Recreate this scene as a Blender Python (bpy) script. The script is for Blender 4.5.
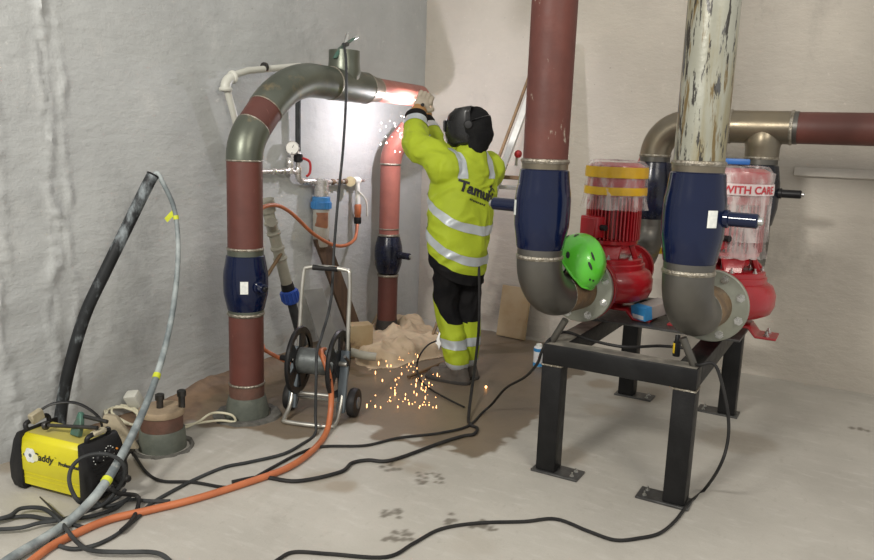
import bpy, bmesh, math, random
import numpy as np
from mathutils import Vector, Matrix, noise
from mathutils.bvhtree import BVHTree
V = Vector
random.seed(7)
for o in list(bpy.data.objects): bpy.data.objects.remove(o)
SC = bpy.context.scene
COL = SC.collection
PI = math.pi
# ------------------------------------------------------------------ camera
# world: the room corner is the origin, back wall along +X, left wall along -Y
FPX, YAW, PITCH, ROLL = 754.48, -0.515376, 0.181782, 0.035793
CAM = V((3.46774, -5.78464, 1.6))
_f = V((math.sin(YAW) * math.cos(PITCH), math.cos(YAW) * math.cos(PITCH), -math.sin(PITCH)))
_r0 = V((math.cos(YAW), -math.sin(YAW), 0)); _u0 = _r0.cross(_f)
_r = _r0 * math.cos(ROLL) + _u0 * math.sin(ROLL)
_u = -_r0 * math.sin(ROLL) + _u0 * math.cos(ROLL)
cd = bpy.data.cameras.new('camera'); cam = bpy.data.objects.new('camera', cd); COL.objects.link(cam)
cd.sensor_width = 36; cd.lens = FPX / 874 * 36; cd.clip_start = .05
m = Matrix((_r, _u, -_f)).transposed().to_4x4(); m.translation = CAM; cam.matrix_world = m
SC.camera = cam
# ------------------------------------------------------------------ light
SC.view_settings.view_transform = 'Standard'; SC.view_settings.look = 'None'
SC.view_settings.gamma = 1; SC.view_settings.use_curve_mapping = False
SC.view_settings.exposure = -0.04
w = bpy.data.worlds.new('room_light'); SC.world = w; w.use_nodes = True
bg = w.node_tree.nodes['Background']; bg.inputs[0].default_value = (1.0, .97, .92, 1); bg.inputs[1].default_value = .66
def lamp(name, kind, loc, power, color, size=.1, target=None):
    l = bpy.data.lights.new(name, kind); o = bpy.data.objects.new(name, l); COL.objects.link(o)
    l.energy = power; l.color = color; o.location = loc
    if kind == 'AREA': l.shape = 'RECTANGLE'; l.size = size; l.size_y = size * .5
    else: l.shadow_soft_size = size
    if target is not None: o.rotation_euler = (V(target) - V(loc)).to_track_quat('-Z', 'Y').to_euler()
    return o
lamp('ceiling_work_lamp', 'AREA', (1.6, -7.2, 3.6), 190, (1, .96, .89), .8, (1.9, -1.0, .7))
lamp('right_fill_light', 'AREA', (5.4, -5.2, 3.9), 90, (1, .93, .82), 1.6, (2.4, -.6, .9))  # added area light that brightens the scene from the right
ARC = V((.525, -1.02, 1.79))
lamp('welding_arc_light', 'POINT', ARC, 27, (.93, .90, 1.0), .012)

def at(x, y, k, v):
    d = _f * FPX + _r * (x - 437) - _u * (y - 280)
    i = 'xyz'.index(k); t = (v - CAM[i]) / d[i]
    return CAM + d * t
def fl(pts, z=.012): return [at(x, y, 'z', z) for x, y in pts]
# ------------------------------------------------------------------ materials
def nd(nt, t, **kw):
    n = nt.nodes.new(t)
    for k, v in kw.items():
        if k in n.inputs: n.inputs[k].default_value = v
        else: setattr(n, k, v)
    return n
def mixc(nt, fac, a, b):
    n = nt.nodes.new('ShaderNodeMix'); n.data_type = 'RGBA'
    for s, v in ((n.inputs[0], fac), (n.inputs[6], a), (n.inputs[7], b)):
        if hasattr(v, 'is_linked'): nt.links.new(v, s)
        else: s.default_value = v if not isinstance(v, tuple) else (*v, 1) if len(v) == 3 else v
    return n.outputs[2]
def ramp(nt, fac, lo, hi):
    n = nt.nodes.new('ShaderNodeMapRange'); n.inputs[1].default_value = lo; n.inputs[2].default_value = hi
    n.interpolation_type = 'SMOOTHSTEP'
    nt.links.new(fac, n.inputs[0]); return n.outputs[0]
def nz(nt, scale, stretch=(1, 1, 1), detail=5, rough=.55, co=None):
    if co is None: co = nd(nt, 'ShaderNodeTexCoord').outputs['Object']
    mp = nd(nt, 'ShaderNodeMapping'); mp.inputs['Scale'].default_value = stretch; nt.links.new(co, mp.inputs[0])
    n = nd(nt, 'ShaderNodeTexNoise'); n.inputs['Scale'].default_value = scale; n.inputs['Detail'].default_value = detail; n.inputs['Roughness'].default_value = rough
    nt.links.new(mp.outputs[0], n.inputs['Vector']); return n.outputs['Fac']
def mat(name, c1, c2=None, scale=6, rough=.5, metal=0, bump=0, bscale=60, stretch=(1, 1, 1), patches=(), coat=0, rvar=.15, alpha=1, trans=0, emit=None, bstretch=(1,1,1), spec=.5):
    m = bpy.data.materials.new(name); m.use_nodes = True; nt = m.node_tree
    p = nt.nodes['Principled BSDF']
    c2 = c2 or tuple(x * .8 for x in c1)
    n = nz(nt, scale, stretch)
    c = mixc(nt, ramp(nt, n, .33, .67), c1, c2)
    for (pc, ps, lo, hi, st) in patches:
        c = mixc(nt, ramp(nt, nz(nt, ps, st, 6, .65), lo, hi), c, pc)
    nt.links.new(c, p.inputs['Base Color'])
    mr = nd(nt, 'ShaderNodeMapRange'); mr.inputs[3].default_value = max(.03, rough - rvar); mr.inputs[4].default_value = min(1, rough + rvar)
    nt.links.new(nz(nt, scale * 3), mr.inputs[0]); nt.links.new(mr.outputs[0], p.inputs['Roughness'])
    p.inputs['Metallic'].default_value = metal
    p.inputs['Specular IOR Level'].default_value = spec
    if coat: p.inputs['Coat Weight'].default_value = coat; p.inputs['Coat Roughness'].default_value = .06
    if bump:
        b = nd(nt, 'ShaderNodeBump'); b.inputs['Strength'].default_value = bump; b.inputs['Distance'].default_value = .01
        nt.links.new(nz(nt, bscale, bstretch), b.inputs['Height']); nt.links.new(b.outputs[0], p.inputs['Normal'])
    if alpha < 1: p.inputs['Alpha'].default_value = alpha
    if trans: p.inputs['Transmission Weight'].default_value = trans
    if emit: p.inputs['Emission Color'].default_value = (*emit[:3], 1); p.inputs['Emission Strength'].default_value = emit[3]
    return m
V1 = (1, 1, .12)   # streaks that run down a vertical pipe
MT = dict(
 red_oxide=mat('red_oxide_paint', (.118, .036, .027), (.092, .029, .022), 5, .5, bump=.06, patches=(((.34, .16, .13), 14, .66, .8, (1, 1, .3)),)),
 red_oxide_worn=mat('worn_red_oxide_paint', (.122, .039, .03), (.088, .03, .024), 5, .55, spec=.35, bump=.1, patches=(((.36, .31, .25), 13, .62, .70, (1, 1, .5)),)),
 pale_red=mat('paler_red_paint', (.36, .13, .10), (.27, .095, .075), 6, .45, bump=.08, patches=(((.50, .25, .2), 8, .6, .8, (1, 1, .3)),)),  # paler red for the pipe lengths either side of the weld
 weld_steel=mat('bare_elbow_steel', (.165, .178, .145), (.12, .13, .103), 3, .38, .75, bump=.04, patches=(((.30, .24, .14), 5, .58, .75, (1, 1, 1)),)),
 dark_steel=mat('dull_elbow_steel', (.14, .134, .12), (.105, .10, .09), 3, .40, .75, bump=.05, patches=(((.22, .16, .09), 4, .6, .78, (1, 1, 1)),)),
 tan_steel=mat('heat_tinted_steel', (.24, .20, .135), (.17, .15, .115), 3, .34, .7, bump=.05, patches=(((.14, .105, .065), 4, .6, .8, (1, 1, 1)),)),
 weld=mat('weld_bead', (.42, .39, .33), (.26, .23, .18), 30, .38, .9, bump=.8, bscale=90),
 white_pipe=mat('weathered_pale_pipe', (.32, .325, .275), (.26, .26, .21), 4, .36, .1, bump=.1,
    patches=(((.23, .205, .12), 9, .42, .62, V1), ((.14, .10, .04), 22, .55, .61, (1, 1, .12)), ((.03, .027, .022), 38, .56, .60, (1, 1, .16)), ((.07, .07, .07), 16, .585, .62, (1, 1, .2)))),
 blue=mat('blue_enamel', (.0035, .0085, .036), (.003, .007, .03), 3, .12, .0, coat=.0, spec=.45, rvar=.05, bump=.03, bscale=14),
 blue_dark=mat('sooty_blue_enamel', (.008, .012, .038), (.006, .007, .014), 8, .24, patches=(((.07, .075, .08), 5, .6, .7, (1, 1, 1)),)),
 black_valve=mat('near_black_enamel', (.005, .007, .016), (.004, .005, .009), 4, .25),
 label=mat('paper_label', (.75, .76, .72), (.62, .65, .62), 60, .6),
 chrome=mat('zinc_bolt', (.62, .62, .6), (.45, .45, .42), 20, .3, .9),
 flange=mat('galvanised_flange', (.36, .37, .31), (.29, .30, .25), 6, .38, .65, bump=.1),
 rust_and_shade=mat('rust_and_shade_brown', (.26, .17, .09), (.16, .11, .07), 12, .55, .5, bump=.3),  # rust, also the shade colour painted on the rear ladder stile
 black_paint=mat('black_frame_paint', (.006, .006, .0065), (.011, .011, .0115), 7, .42, spec=.25, bump=.12, patches=(((.12, .12, .115), 26, .72, .78, (1, 1, 1)),)),
 frame_top=mat('scuffed_frame_top', (.27, .25, .21), (.10, .095, .085), 9, .5, bump=.15),
 plate=mat('dull_base_plate', (.10, .10, .098), (.06, .06, .06), 14, .42, .5, bump=.2, patches=(((.26, .26, .25), 18, .6, .75, (1, 1, 1)),)),
 pump_red=mat('pump_red_enamel', (.36, .009, .016), (.29, .008, .013), 5, .34, coat=.35, bump=.12, bscale=90),
 pump_dark=mat('pump_dark_iron', (.03, .028, .027), (.05, .045, .04), 10, .6),  # near-black iron of the shaft seals and the riser collar
 yellow_tape=mat('yellow_warning_tape', (.66, .40, .012), (.55, .33, .02), 12, .35, bump=.2, bscale=40, patches=(((.5, .06, .05), 9, .68, .72, (1, 1, .6)),)),
 white_tape=mat('white_printed_tape', (.74, .66, .65), (.66, .55, .55), 9, .3, bump=.2),
 red_text=mat('red_print', (.52, .03, .05), (.45, .03, .04), 20, .5),
 blue_cap=mat('blue_plastic', (.02, .13, .42), (.018, .11, .36), 8, .4),
 blue_coupling=mat('bright_blue_plastic', (.03, .10, .48), (.025, .08, .4), 8, .38),
 filter_blue=mat('filter_head_blue', (.05, .22, .50), (.04, .18, .42), 8, .35),
 helmet=mat('green_helmet_shell', (.10, .52, .035), (.085, .46, .03), 4, .3, coat=.4, rvar=.06),
 black_plastic=mat('black_plastic', (.008, .008, .009), (.014, .014, .015), 10, .42, spec=.3, bump=.06),
 black_rubber=mat('black_rubber', (.011, .011, .012), (.022, .021, .02), 12, .55, spec=.3, bump=.1),
 grey_rubber=mat('dusty_grey_rubber', (.045, .048, .05), (.022, .024, .025), 10, .6, spec=.3, bump=.15),
 cable_worn=mat('worn_grey_hose', (.36, .40, .40), (.13, .155, .165), 9, .6, bump=.15, patches=(((.5, .5, .46), 14, .6, .75, (1, 1, 1)),)),
 conduit=mat('dusty_black_conduit', (.012, .013, .014), (.02, .022, .024), 6, .5, spec=.3, patches=(((.22, .25, .265), 7, .47, .62, (1, 1, .5)),)),
 orange_hose=mat('orange_rubber_hose', (.50, .155, .06), (.42, .125, .05), 8, .45, bump=.06),
 yellow=mat('welder_yellow_panel', (.62, .56, .012), (.56, .50, .012), 5, .38, coat=.2, patches=(((.35, .31, .06), 22, .68, .8, (1, 1, 1)),)),
 dust_yellow=mat('dusty_yellow_panel', (.46, .40, .08), (.38, .33, .11), 6, .5),
 tool_green=mat('verdigris_cast_tool', (.07, .17, .13), (.10, .12, .10), 14, .55, .4, bump=.2),
 dark_tool=mat('dark_tool_steel', (.05, .05, .05), (.09, .085, .08), 14, .4, .8),
 pale_tan=mat('pale_worn_grip', (.42, .38, .27), (.33, .29, .2), 9, .6, bump=.2),
 pvc=mat('white_pvc_pipe', (.60, .60, .54), (.52, .52, .46), 5, .4, patches=(((.35, .36, .31), 7, .62, .75, (1, 1, 1)),)),
 chromed=mat('chromed_fitting', (.72, .70, .68), (.5, .48, .46), 12, .28, .7),
 grey_fit=mat('olive_grey_fitting', (.33, .32, .26), (.26, .25, .2), 8, .5, bump=.08),
 gauge_face=mat('gauge_face', (.78, .77, .72), (.7, .69, .64), 30, .4),
 clear_bowl=mat('cloudy_filter_bowl', (.46, .46, .42), (.36, .33, .28), 6, .2, coat=.5),
 filter_core=mat('rusty_filter_core', (.34, .15, .08), (.24, .1, .06), 14, .7),
 wood_dark=mat('dark_wet_board', (.11, .065, .04), (.07, .042, .028), 5, .6, stretch=(6, 6, .6), bump=.2),
 wood=mat('stained_plywood', (.42, .33, .2), (.35, .25, .13), 4, .65, bump=.1, patches=(((.16, .10, .06), 5, .56, .68, (1, 1, .8)),)),
 sheet=mat('grey_sheet', (.30, .30, .29), (.24, .24, .235), 5, .45, .3),
 alu=mat('brushed_aluminium', (.66, .66, .64), (.55, .55, .53), 8, .34, .75, stretch=(1, 1, .1)),
 tube_steel=mat('pale_zinc_tube', (.55, .54, .49), (.42, .41, .37), 10, .34, .7),
 blue_grey=mat('blue_grey_painted_steel', (.15, .18, .20), (.10, .12, .14), 8, .45, .3, bump=.1, patches=(((.28, .29, .28), 20, .64, .76, (1, 1, 1)),)),
 drum=mat('worn_reel_drum', (.17, .185, .18), (.10, .11, .11), 10, .45, .5, bump=.15),
 tarp=mat('dirty_canvas', (.56, .45, .31), (.45, .35, .235), 4, .85, bump=.3, bscale=25, patches=(((.28, .205, .13), 5, .6, .75, (1, 1, 1)),)),
 hivis=mat('hi_vis_yellow_fabric', (.40, .50, .018), (.34, .43, .016), 4, .75, bump=.6, bscale=14, rvar=.08, patches=(((.21, .24, .03), 3.2, .60, .78, (1, 1, 1)),)),
 reflect=mat('silver_reflective_tape', (.50, .54, .56), (.43, .47, .49), 10, .4, .15, bump=.15, bscale=25),
 trouser=mat('black_work_fabric', (.007, .007, .008), (.013, .0125, .013), 6, .9, spec=.15, bump=.4, bscale=18),
 skin=mat('skin', (.46, .25, .175), (.42, .22, .15), 10, .5),
 boot=mat('dusty_dark_boot', (.075, .065, .055), (.11, .095, .08), 9, .7, bump=.2),
 sole=mat('boot_sole', (.03, .028, .026), (.05, .045, .04), 9, .7),
 glove=mat('pale_leather_glove', (.46, .40, .31), (.36, .31, .24), 7, .75, bump=.25, bscale=30),
 glove_cuff=mat('tan_leather_cuff', (.38, .20, .07), (.30, .155, .05), 7, .7, bump=.25, bscale=30),
 mask=mat('glossy_black_mask', (.01, .01, .011), (.016, .016, .017), 6, .28, coat=.1, rvar=.06),
 mask_glass=mat('dark_lens', (.015, .02, .018), (.02, .03, .026), 6, .08, coat=.8, rvar=.02),
 hood=mat('black_hood_fabric', (.008, .008, .009), (.014, .014, .014), 8, .9, spec=.15, bump=.5, bscale=30),
 ink=mat('black_print', (.012, .012, .012), (.02, .02, .02), 20, .6),
 white_wire=mat('cream_cable', (.62, .59, .44), (.55, .52, .38), 8, .5),
 mortar=mat('grey_mortar', (.13, .125, .11), (.07, .068, .06), 14, .9, bump=.7, bscale=40),
 green_grey=mat('green_grey_sleeve', (.12, .13, .105), (.075, .085, .07), 8, .7, bump=.3),
 rust_stub=mat('rusty_red_stub', (.15, .075, .055), (.10, .06, .045), 9, .65, .2, bump=.3, patches=(((.20, .15, .11), 8, .6, .72, (1, 1, 1)),)),
 dust_lid=mat('dusty_tan_lid', (.34, .26, .17), (.25, .19, .13), 8, .8, bump=.3),
 stone=mat('rough_tan_offcut', (.36, .31, .22), (.28, .24, .17), 8, .85, bump=.4),
 red_tool=mat('red_tool_paint', (.42, .02, .025), (.35, .02, .02), 10, .35),
 vial=mat('vial_ring', (.75, .66, .4), (.6, .5, .3), 20, .3),
 box_blue=mat('blue_printed_carton', (.03, .24, .55), (.05, .3, .62), 10, .5),
 box_grey=mat('grey_carton_side', (.33, .31, .29), (.27, .255, .24), 8, .6),
 box_white=mat('white_carton_print', (.72, .74, .76), (.65, .68, .7), 10, .5),
 can_white=mat('white_can_print', (.70, .72, .74), (.62, .64, .66), 10, .35),
 marker_yellow=mat('yellow_grip', (.70, .48, .02), (.62, .42, .02), 10, .4),
 spark=mat('glowing_spark', (1, .6, .3), (1, .5, .2), 10, .5, emit=(1, .45, .16, 5)),
 hot_spark=mat('white_hot_spark', (1, .95, .9), (1, .9, .8), 10, .5, emit=(1, .90, .82, 14)),
 wrap=None, tie_yellow=mat('yellow_green_tape', (.62, .66, .04), (.5, .55, .03), 10, .5),
)
def wrap_mat():
    m = bpy.data.materials.new('crinkled_clear_film'); m.use_nodes = True; nt = m.node_tree; p = nt.nodes['Principled BSDF']
    p.inputs['Base Color'].default_value = (.86, .80, .78, 1); p.inputs['Roughness'].default_value = .18
    a = ramp(nt, nz(nt, 9, (1.6, 1.6, .5), 5, .6), .40, .68)
    mr = nd(nt, 'ShaderNodeMapRange'); mr.inputs[3].default_value = .10; mr.inputs[4].default_value = .46
    nt.links.new(a, mr.inputs[0]); nt.links.new(mr.outputs[0], p.inputs['Alpha'])
    b = nd(nt, 'ShaderNodeBump'); b.inputs['Strength'].default_value = .7; b.inputs['Distance'].default_value = .01
    nt.links.new(nz(nt, 30), b.inputs['Height']); nt.links.new(b.outputs[0], p.inputs['Normal'])
    return m
MT['wrap'] = wrap_mat()
# ------------------------------------------------------------------ mesh helpers
class MB:
    def __init__(s, M=None): s.v = []; s.f = []; s.M = M
    def add(s, vs, fs):
        b = len(s.v)
        s.v += [(s.M @ V(p)) if s.M else V(p) for p in vs]
        s.f += [tuple(i + b for i in f) for f in fs]; return s
    def box(s, c, d, R=None):
        c = V(c); vs = []
        for x in (-.5, .5):
            for y in (-.5, .5):
                for z in (-.5, .5):
                    p = V((x * d[0], y * d[1], z * d[2])); vs.append(c + (R @ p if R else p))
        return s.add(vs, [(0, 1, 3, 2), (4, 6, 7, 5), (0, 4, 5, 1), (2, 3, 7, 6), (0, 2, 6, 4), (1, 5, 7, 3)])
    def bar(s, a, b, w, h, up=(0, 0, 1)):
        a, b = V(a), V(b); x = (b - a).normalized(); y = V(up).cross(x).normalized(); z = x.cross(y)
        return s.box((a + b) / 2, ((b - a).length, w, h), Matrix((x, y, z)).transposed())
    def tube(s, pts, r, n=12, caps=True, closed=False, squash=1):
        pts = [V(p) for p in pts]; N = len(pts)
        rs = r if isinstance(r, (list, tuple)) else [r] * N
        T = []
        for i in range(N):
            a = pts[(i - 1) % N] if (closed or i > 0) else pts[i]; b = pts[(i + 1) % N] if (closed or i < N - 1) else pts[i]
            d = b - a; T.append(d.normalized() if d.length > 1e-9 else V((0, 0, 1)))
        ref = V((0, 0, 1)) if abs(T[0].z) < .9 else V((1, 0, 0))
        x = (ref - T[0] * ref.dot(T[0])).normalized(); vs = []
        for i in range(N):
            x = (x - T[i] * x.dot(T[i])); x = x.normalized() if x.length > 1e-6 else T[i].orthogonal().normalized()
            y = T[i].cross(x)
            for k in range(n):
                a = 2 * PI * k / n; vs.append(pts[i] + (x * math.cos(a) * squash + y * math.sin(a)) * rs[i])
        fs = []
        for i in range(N if closed else N - 1):
            j = (i + 1) % N
            for k in range(n): fs.append((i * n + k, i * n + (k + 1) % n, j * n + (k + 1) % n, j * n + k))
        if caps and not closed: fs += [tuple(range(n))[::-1], tuple(range((N - 1) * n, N * n))]
        return s.add(vs, fs)
    def cyl(s, a, b, r, n=20, r2=None): return s.tube([a, b], [r, r2 if r2 is not None else r], n)
    def lathe(s, prof, o=(0, 0, 0), ax=(0, 0, 1), n=32, a0=0, a1=2 * PI, x=None, caps=True):
        ax = V(ax).normalized(); o = V(o)
        x = V(x).normalized() if x else ax.orthogonal().normalized(); y = ax.cross(x); full = abs(a1 - a0 - 2 * PI) < 1e-6
        vs = []; m_ = n if full else n + 1
        for r, h in prof:
            for k in range(m_):
                a = a0 + (a1 - a0) * k / n; vs.append(o + ax * h + (x * math.cos(a) + y * math.sin(a)) * r)
        fs = []
        for i in range(len(prof) - 1):
            for k in range(n):
                k2 = (k + 1) % m_ ; fs.append((i * m_ + k, i * m_ + k2, (i + 1) * m_ + k2, (i + 1) * m_ + k))
        if full and caps:
            if prof[0][0] > 1e-6: fs.append(tuple(range(n))[::-1])
            if prof[-1][0] > 1e-6: fs.append(tuple(range((len(prof) - 1) * m_, len(prof) * m_)))
        return s.add(vs, fs)
    def prism(s, poly, o, ux, uy, depth):
        o, ux, uy = V(o), V(ux), V(uy); nn = ux.cross(uy).normalized() * depth; k = len(poly)
        vs = [o + ux * a + uy * b for a, b in poly]; vs += [p + nn for p in vs]
        return s.add(vs, [tuple(range(k))[::-1], tuple(range(k, 2 * k))] + [(i, (i + 1) % k, k + (i + 1) % k, k + i) for i in range(k)])
    def ball(s, c, r, n=12, sc=(1, 1, 1), R=None):
        c = V(c); vs = []; fs = []; h = n // 2
        for i in range(h + 1):
            for k in range(n):
                t = PI * i / h; a = 2 * PI * k / n
                p = V((math.sin(t) * math.cos(a) * sc[0], math.sin(t) * math.sin(a) * sc[1], math.cos(t) * sc[2])) * r
                vs.append(c + (R @ p if R else p))
        for i in range(h):
            for k in range(n): fs.append((i * n + k, (i + 1) * n + k, (i + 1) * n + (k + 1) % n, i * n + (k + 1) % n))
        return s.add(vs, fs)
    def mesh(s, name, off=V((0, 0, 0)), bevel=0, angle=38, seg=1):
        bm = bmesh.new(); vv = [bm.verts.new(p - off) for p in s.v]
        for f in s.f:
            try: bm.faces.new([vv[i] for i in f])
            except ValueError: pass
        bmesh.ops.remove_doubles(bm, verts=bm.verts, dist=1e-5)
        bmesh.ops.dissolve_degenerate(bm, dist=1e-6, edges=bm.edges)
        bmesh.ops.recalc_face_normals(bm, faces=bm.faces)
        if bevel:
            es = [e for e in bm.edges if len(e.link_faces) == 2 and e.calc_face_angle(0) > .6]
            bmesh.ops.bevel(bm, geom=es, offset=bevel, segments=seg, affect='EDGES', profile=.5, clamp_overlap=True)
        me = bpy.data.meshes.new(name); bm.to_mesh(me); bm.free()
        fin(me, angle); return me
    def build(s, name, mt, parent=None, bevel=0, angle=38, seg=1, loc=None):
        off = thing_loc(parent) if parent else V(loc if loc is not None else (0, 0, 0))
        return obj(name, s.mesh(name, off, bevel, angle, seg), mt, parent, loc)
def fin(me, angle=38):
    if len(me.polygons):
        me.polygons.foreach_set('use_smooth', [True] * len(me.polygons)); me.set_sharp_from_angle(angle=math.radians(angle))
def thing_loc(p):
    while p.parent: p = p.parent
    return V(p.location)
def obj(name, me, mt, parent=None, loc=None):
    o = bpy.data.objects.new(name, me); COL.objects.link(o)
    if mt: me.materials.clear(); me.materials.append(MT[mt] if isinstance(mt, str) else mt)
    if parent: o.parent = parent
    elif loc is not None: o.location = loc
    return o
def tag(o, label=None, cat=None, group=None, kind=None):
    if label: o['label'] = label
    if cat: o['category'] = cat
    if group: o['group'] = group
    if kind: o['kind'] = kind
    return o
def thing(name, loc, label, cat, group=None):
    o = bpy.data.objects.new(name, None); COL.objects.link(o); o.location = loc; o.empty_display_size = .1
    return tag(o, label, cat, group)
def crom(pts, n=8, closed=False):
    pts = [V(p) for p in pts]; out = []; N = len(pts)
    for i in range(N if closed else N - 1):
        g = (lambda k: pts[k % N]) if closed else (lambda k: pts[min(max(k, 0), N - 1)])
        a, b, c, d = g(i - 1), g(i), g(i + 1), g(i + 2)
        for k in range(n):
            t = k / n
            out.append(.5 * ((2 * b) + (c - a) * t + (2 * a - 5 * b + 4 * c - d) * t * t + (3 * b - a - 3 * c + d) * t ** 3))
    if not closed: out.append(pts[-1])
    return out
def arc(p0, d0, d1, R, n=12):
    """quarter or part bend: start p0 heading d0, ends heading d1, centre line radius R"""
    p0, d0, d1 = V(p0), V(d0).normalized(), V(d1).normalized()
    ang = d0.angle(d1); ax = d0.cross(d1).normalized(); c = p0 + ax.cross(d0) * R
    return [c + Matrix.Rotation(ang * i / n, 3, ax) @ (p0 - c) for i in range(n + 1)]
def rotz(a): return Matrix.Rotation(a, 3, 'Z')
def frame(o, a): return Matrix.Translation(V(o)) @ Matrix.Rotation(a, 4, 'Z')
def ring(mb, p, d, r, t=.008, n=28):
    """bead round a pipe at p, axis d"""
    return mb.lathe([(r - .004, -t), (r + t * .5, -t * .7), (r + t * .75, 0), (r + t * .5, t * .7), (r - .004, t)], p, d, n, caps=False)
def text2d(body, size, bold=0, shear=0):
    c = bpy.data.curves.new('t', 'FONT'); c.body = body; c.size = size; c.offset = bold; c.shear = shear; c.resolution_u = 3
    o = bpy.data.objects.new('t', c); COL.objects.link(o)
    me = bpy.data.meshes.new_from_object(o.evaluated_get(bpy.context.evaluated_depsgraph_get()))
    bpy.data.objects.remove(o); bpy.data.curves.remove(c)
    bm = bmesh.new(); bm.from_mesh(me); bmesh.ops.triangulate(bm, faces=bm.faces)
    vs = [v.co.copy() for v in bm.verts]; fs = [tuple(v.index for v in f.verts) for f in bm.faces]; bm.free(); bpy.data.meshes.remove(me)
    return vs, fs
# ------------------------------------------------------------------ setting: floor
def vnoise(x, y, s, seed=0):
    rs = np.random.RandomState(seed); g = rs.rand(64, 64)
    a = x / s; b = y / s; i = np.floor(a).astype(int); j = np.floor(b).astype(int); u = a - i; v = b - j
    u = u * u * (3 - 2 * u); v = v * v * (3 - 2 * v)
    return (g[i % 64, j % 64] * (1 - u) + g[(i + 1) % 64, j % 64] * u) * (1 - v) + (g[i % 64, (j + 1) % 64] * (1 - u) + g[(i + 1) % 64, (j + 1) % 64] * u) * v
def fbm(x, y, s, seed=0): return sum(vnoise(x, y, s / 2 ** k, seed + k) * .5 ** k for k in range(4)) / 1.875 - .5
def sdf(px_, py_, poly):
    d = np.full(px_.shape, 1e9); ins = np.zeros(px_.shape, bool); n = len(poly)
    for i in range(n):
        ax, ay = poly[i][:2]; bx, by = poly[(i + 1) % n][:2]
        ex, ey = bx - ax, by - ay; wx, wy = px_ - ax, py_ - ay
        t = np.clip((wx * ex + wy * ey) / (ex * ex + ey * ey), 0, 1)
        d = np.minimum(d, (wx - ex * t) ** 2 + (wy - ey * t) ** 2)
        c = ((ay > py_) != (by > py_)) & (px_ < (bx - ax) * (py_ - ay) / (by - ay + 1e-12) + ax); ins ^= c
    return np.where(ins, -1, 1) * np.sqrt(d)
def sstep(a, b, x): t = np.clip((x - a) / (b - a), 0, 1); return t * t * (3 - 2 * t)
def build_floor():
    x0, x1, y0, y1, st = -.1, 4.6, -5.6, .1, .0125
    nx = int((x1 - x0) / st) + 1; ny = int((y1 - y0) / st) + 1
    X, Y = np.meshgrid(np.linspace(x0, x1, nx), np.linspace(y0, y1, ny)); X = X.ravel(); Y = Y.ravel()
    def poly(p): return [tuple(v)[:2] for v in fl(p, 0)]
    wet = poly([(205, 470 - 45), (262, 436), (300, 441), (338, 430), (352, 427), (375, 430), (372, 440), (405, 436), (440, 446), (478, 455), (500, 446), (520, 440), (524, 432), (538, 420), (560, 385), (580, 368), (560, 345), (505, 333), (470, 330), (420, 340), (360, 345), (300, 355), (255, 385), (200, 405)])
    n1 = fbm(X, Y, .35, 3); n2 = fbm(X, Y, .09, 11)
    d = sdf(X, Y, wet) + n1 * .22 + n2 * .10
    W = sstep(.012, -.02, d)
    for cx, cy, r in [(at(412, 437, 'z', 0).x, at(412, 437, 'z', 0).y, .05), (at(447, 448, 'z', 0).x, at(447, 448, 'z', 0).y, .05), (at(512, 441, 'z', 0).x, at(512, 441, 'z', 0).y, .035), (at(372, 428, 'z', 0).x, at(372, 428, 'z', 0).y, .06)]:
        W *= 1 - sstep(.0, -.03, np.hypot(X - cx, Y - cy) - r + n2 * .13) * .85
    dirt_d = np.minimum(X - .30 - .25 * sstep(-3.0, -2.2, Y), 9) + n1 * .2 + n2 * .1
    D = sstep(.03, -.06, dirt_d) * sstep(-3.75, -3.4, Y) * sstep(-.2, -.5, Y - .0)
    # tan dusty traffic stains, plus brownish frame-leg shadows painted into the same mask
    T = np.zeros_like(X)
    for (a, b), r, k in [((345, 487), .06, .8), ((325, 480), .10, .5), ((568, 455), .16, .45), ((600, 410), .18, .45), ((640, 395), .2, .55), ((735, 440), .2, .4), ((470, 540), .15, .2), ((15, 462), .09, .8), ((112, 470), .16, .7), ((395, 461), .05, .8), ((420, 470), .07, .45), ((600, 385), .1, .8), ((615, 398), .07, .8), ((575, 395), .06, .7), ((100, 500), .1, .4)]:
        p = at(a, b, 'z', 0); T = np.maximum(T, k * sstep(.02, -.06, np.hypot((X - p.x), (Y - p.y)) - r + n1 * .18 + n2 * .06))
    # clusters of small boot-tread dots
    S = np.zeros_like(X); rs = random.Random(5)
    for (a, b, w_, h_, k) in [(391, 467, 9, 4, 7), (430, 478, 12, 6, 16), (391, 514, 9, 4, 9), (397, 535, 14, 5, 16), (450, 519, 6, 5, 9), (478, 524, 9, 4, 9), (492, 529, 10, 3, 6)]:
        for _ in range(k):
            p = at(a + rs.uniform(-w_, w_), b + rs.uniform(-h_, h_), 'z', 0)
            S = np.maximum(S, sstep(.006, -.004, np.hypot((X - p.x), (Y - p.y) * .8) - rs.uniform(.008, .015)))
    for (a, b, r) in [(860, 429, .015), (852, 428, .012), (868, 431, .01)]:
        p = at(a, b, 'z', 0); S = np.maximum(S, sstep(.01, -.004, np.hypot(X - p.x, (Y - p.y) * .6) - r + n2 * .02))
    Z = n1 * .004 + D * (.012 + .03 * sstep(.25, 0, X) + n2 * .02) 
    Z += sstep(.2, .0, X) * sstep(-2.9, -2.5, Y) * .05 * D
    me = bpy.data.meshes.new('floor')
    idx = np.arange(nx * ny).reshape(ny, nx)
    q = np.stack([idx[:-1, :-1], idx[:-1, 1:], idx[1:, 1:], idx[1:, :-1]], -1).reshape(-1, 4)
    me.vertices.add(nx * ny); me.vertices.foreach_set('co', np.stack([X, Y, Z], -1).astype(np.float32).ravel())
    me.loops.add(q.size); me.loops.foreach_set('vertex_index', q.ravel().astype(np.int32))
    me.polygons.add(len(q)); me.polygons.foreach_set('loop_start', np.arange(0, q.size, 4, dtype=np.int32))
    me.update(calc_edges=True); me.validate()
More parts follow.
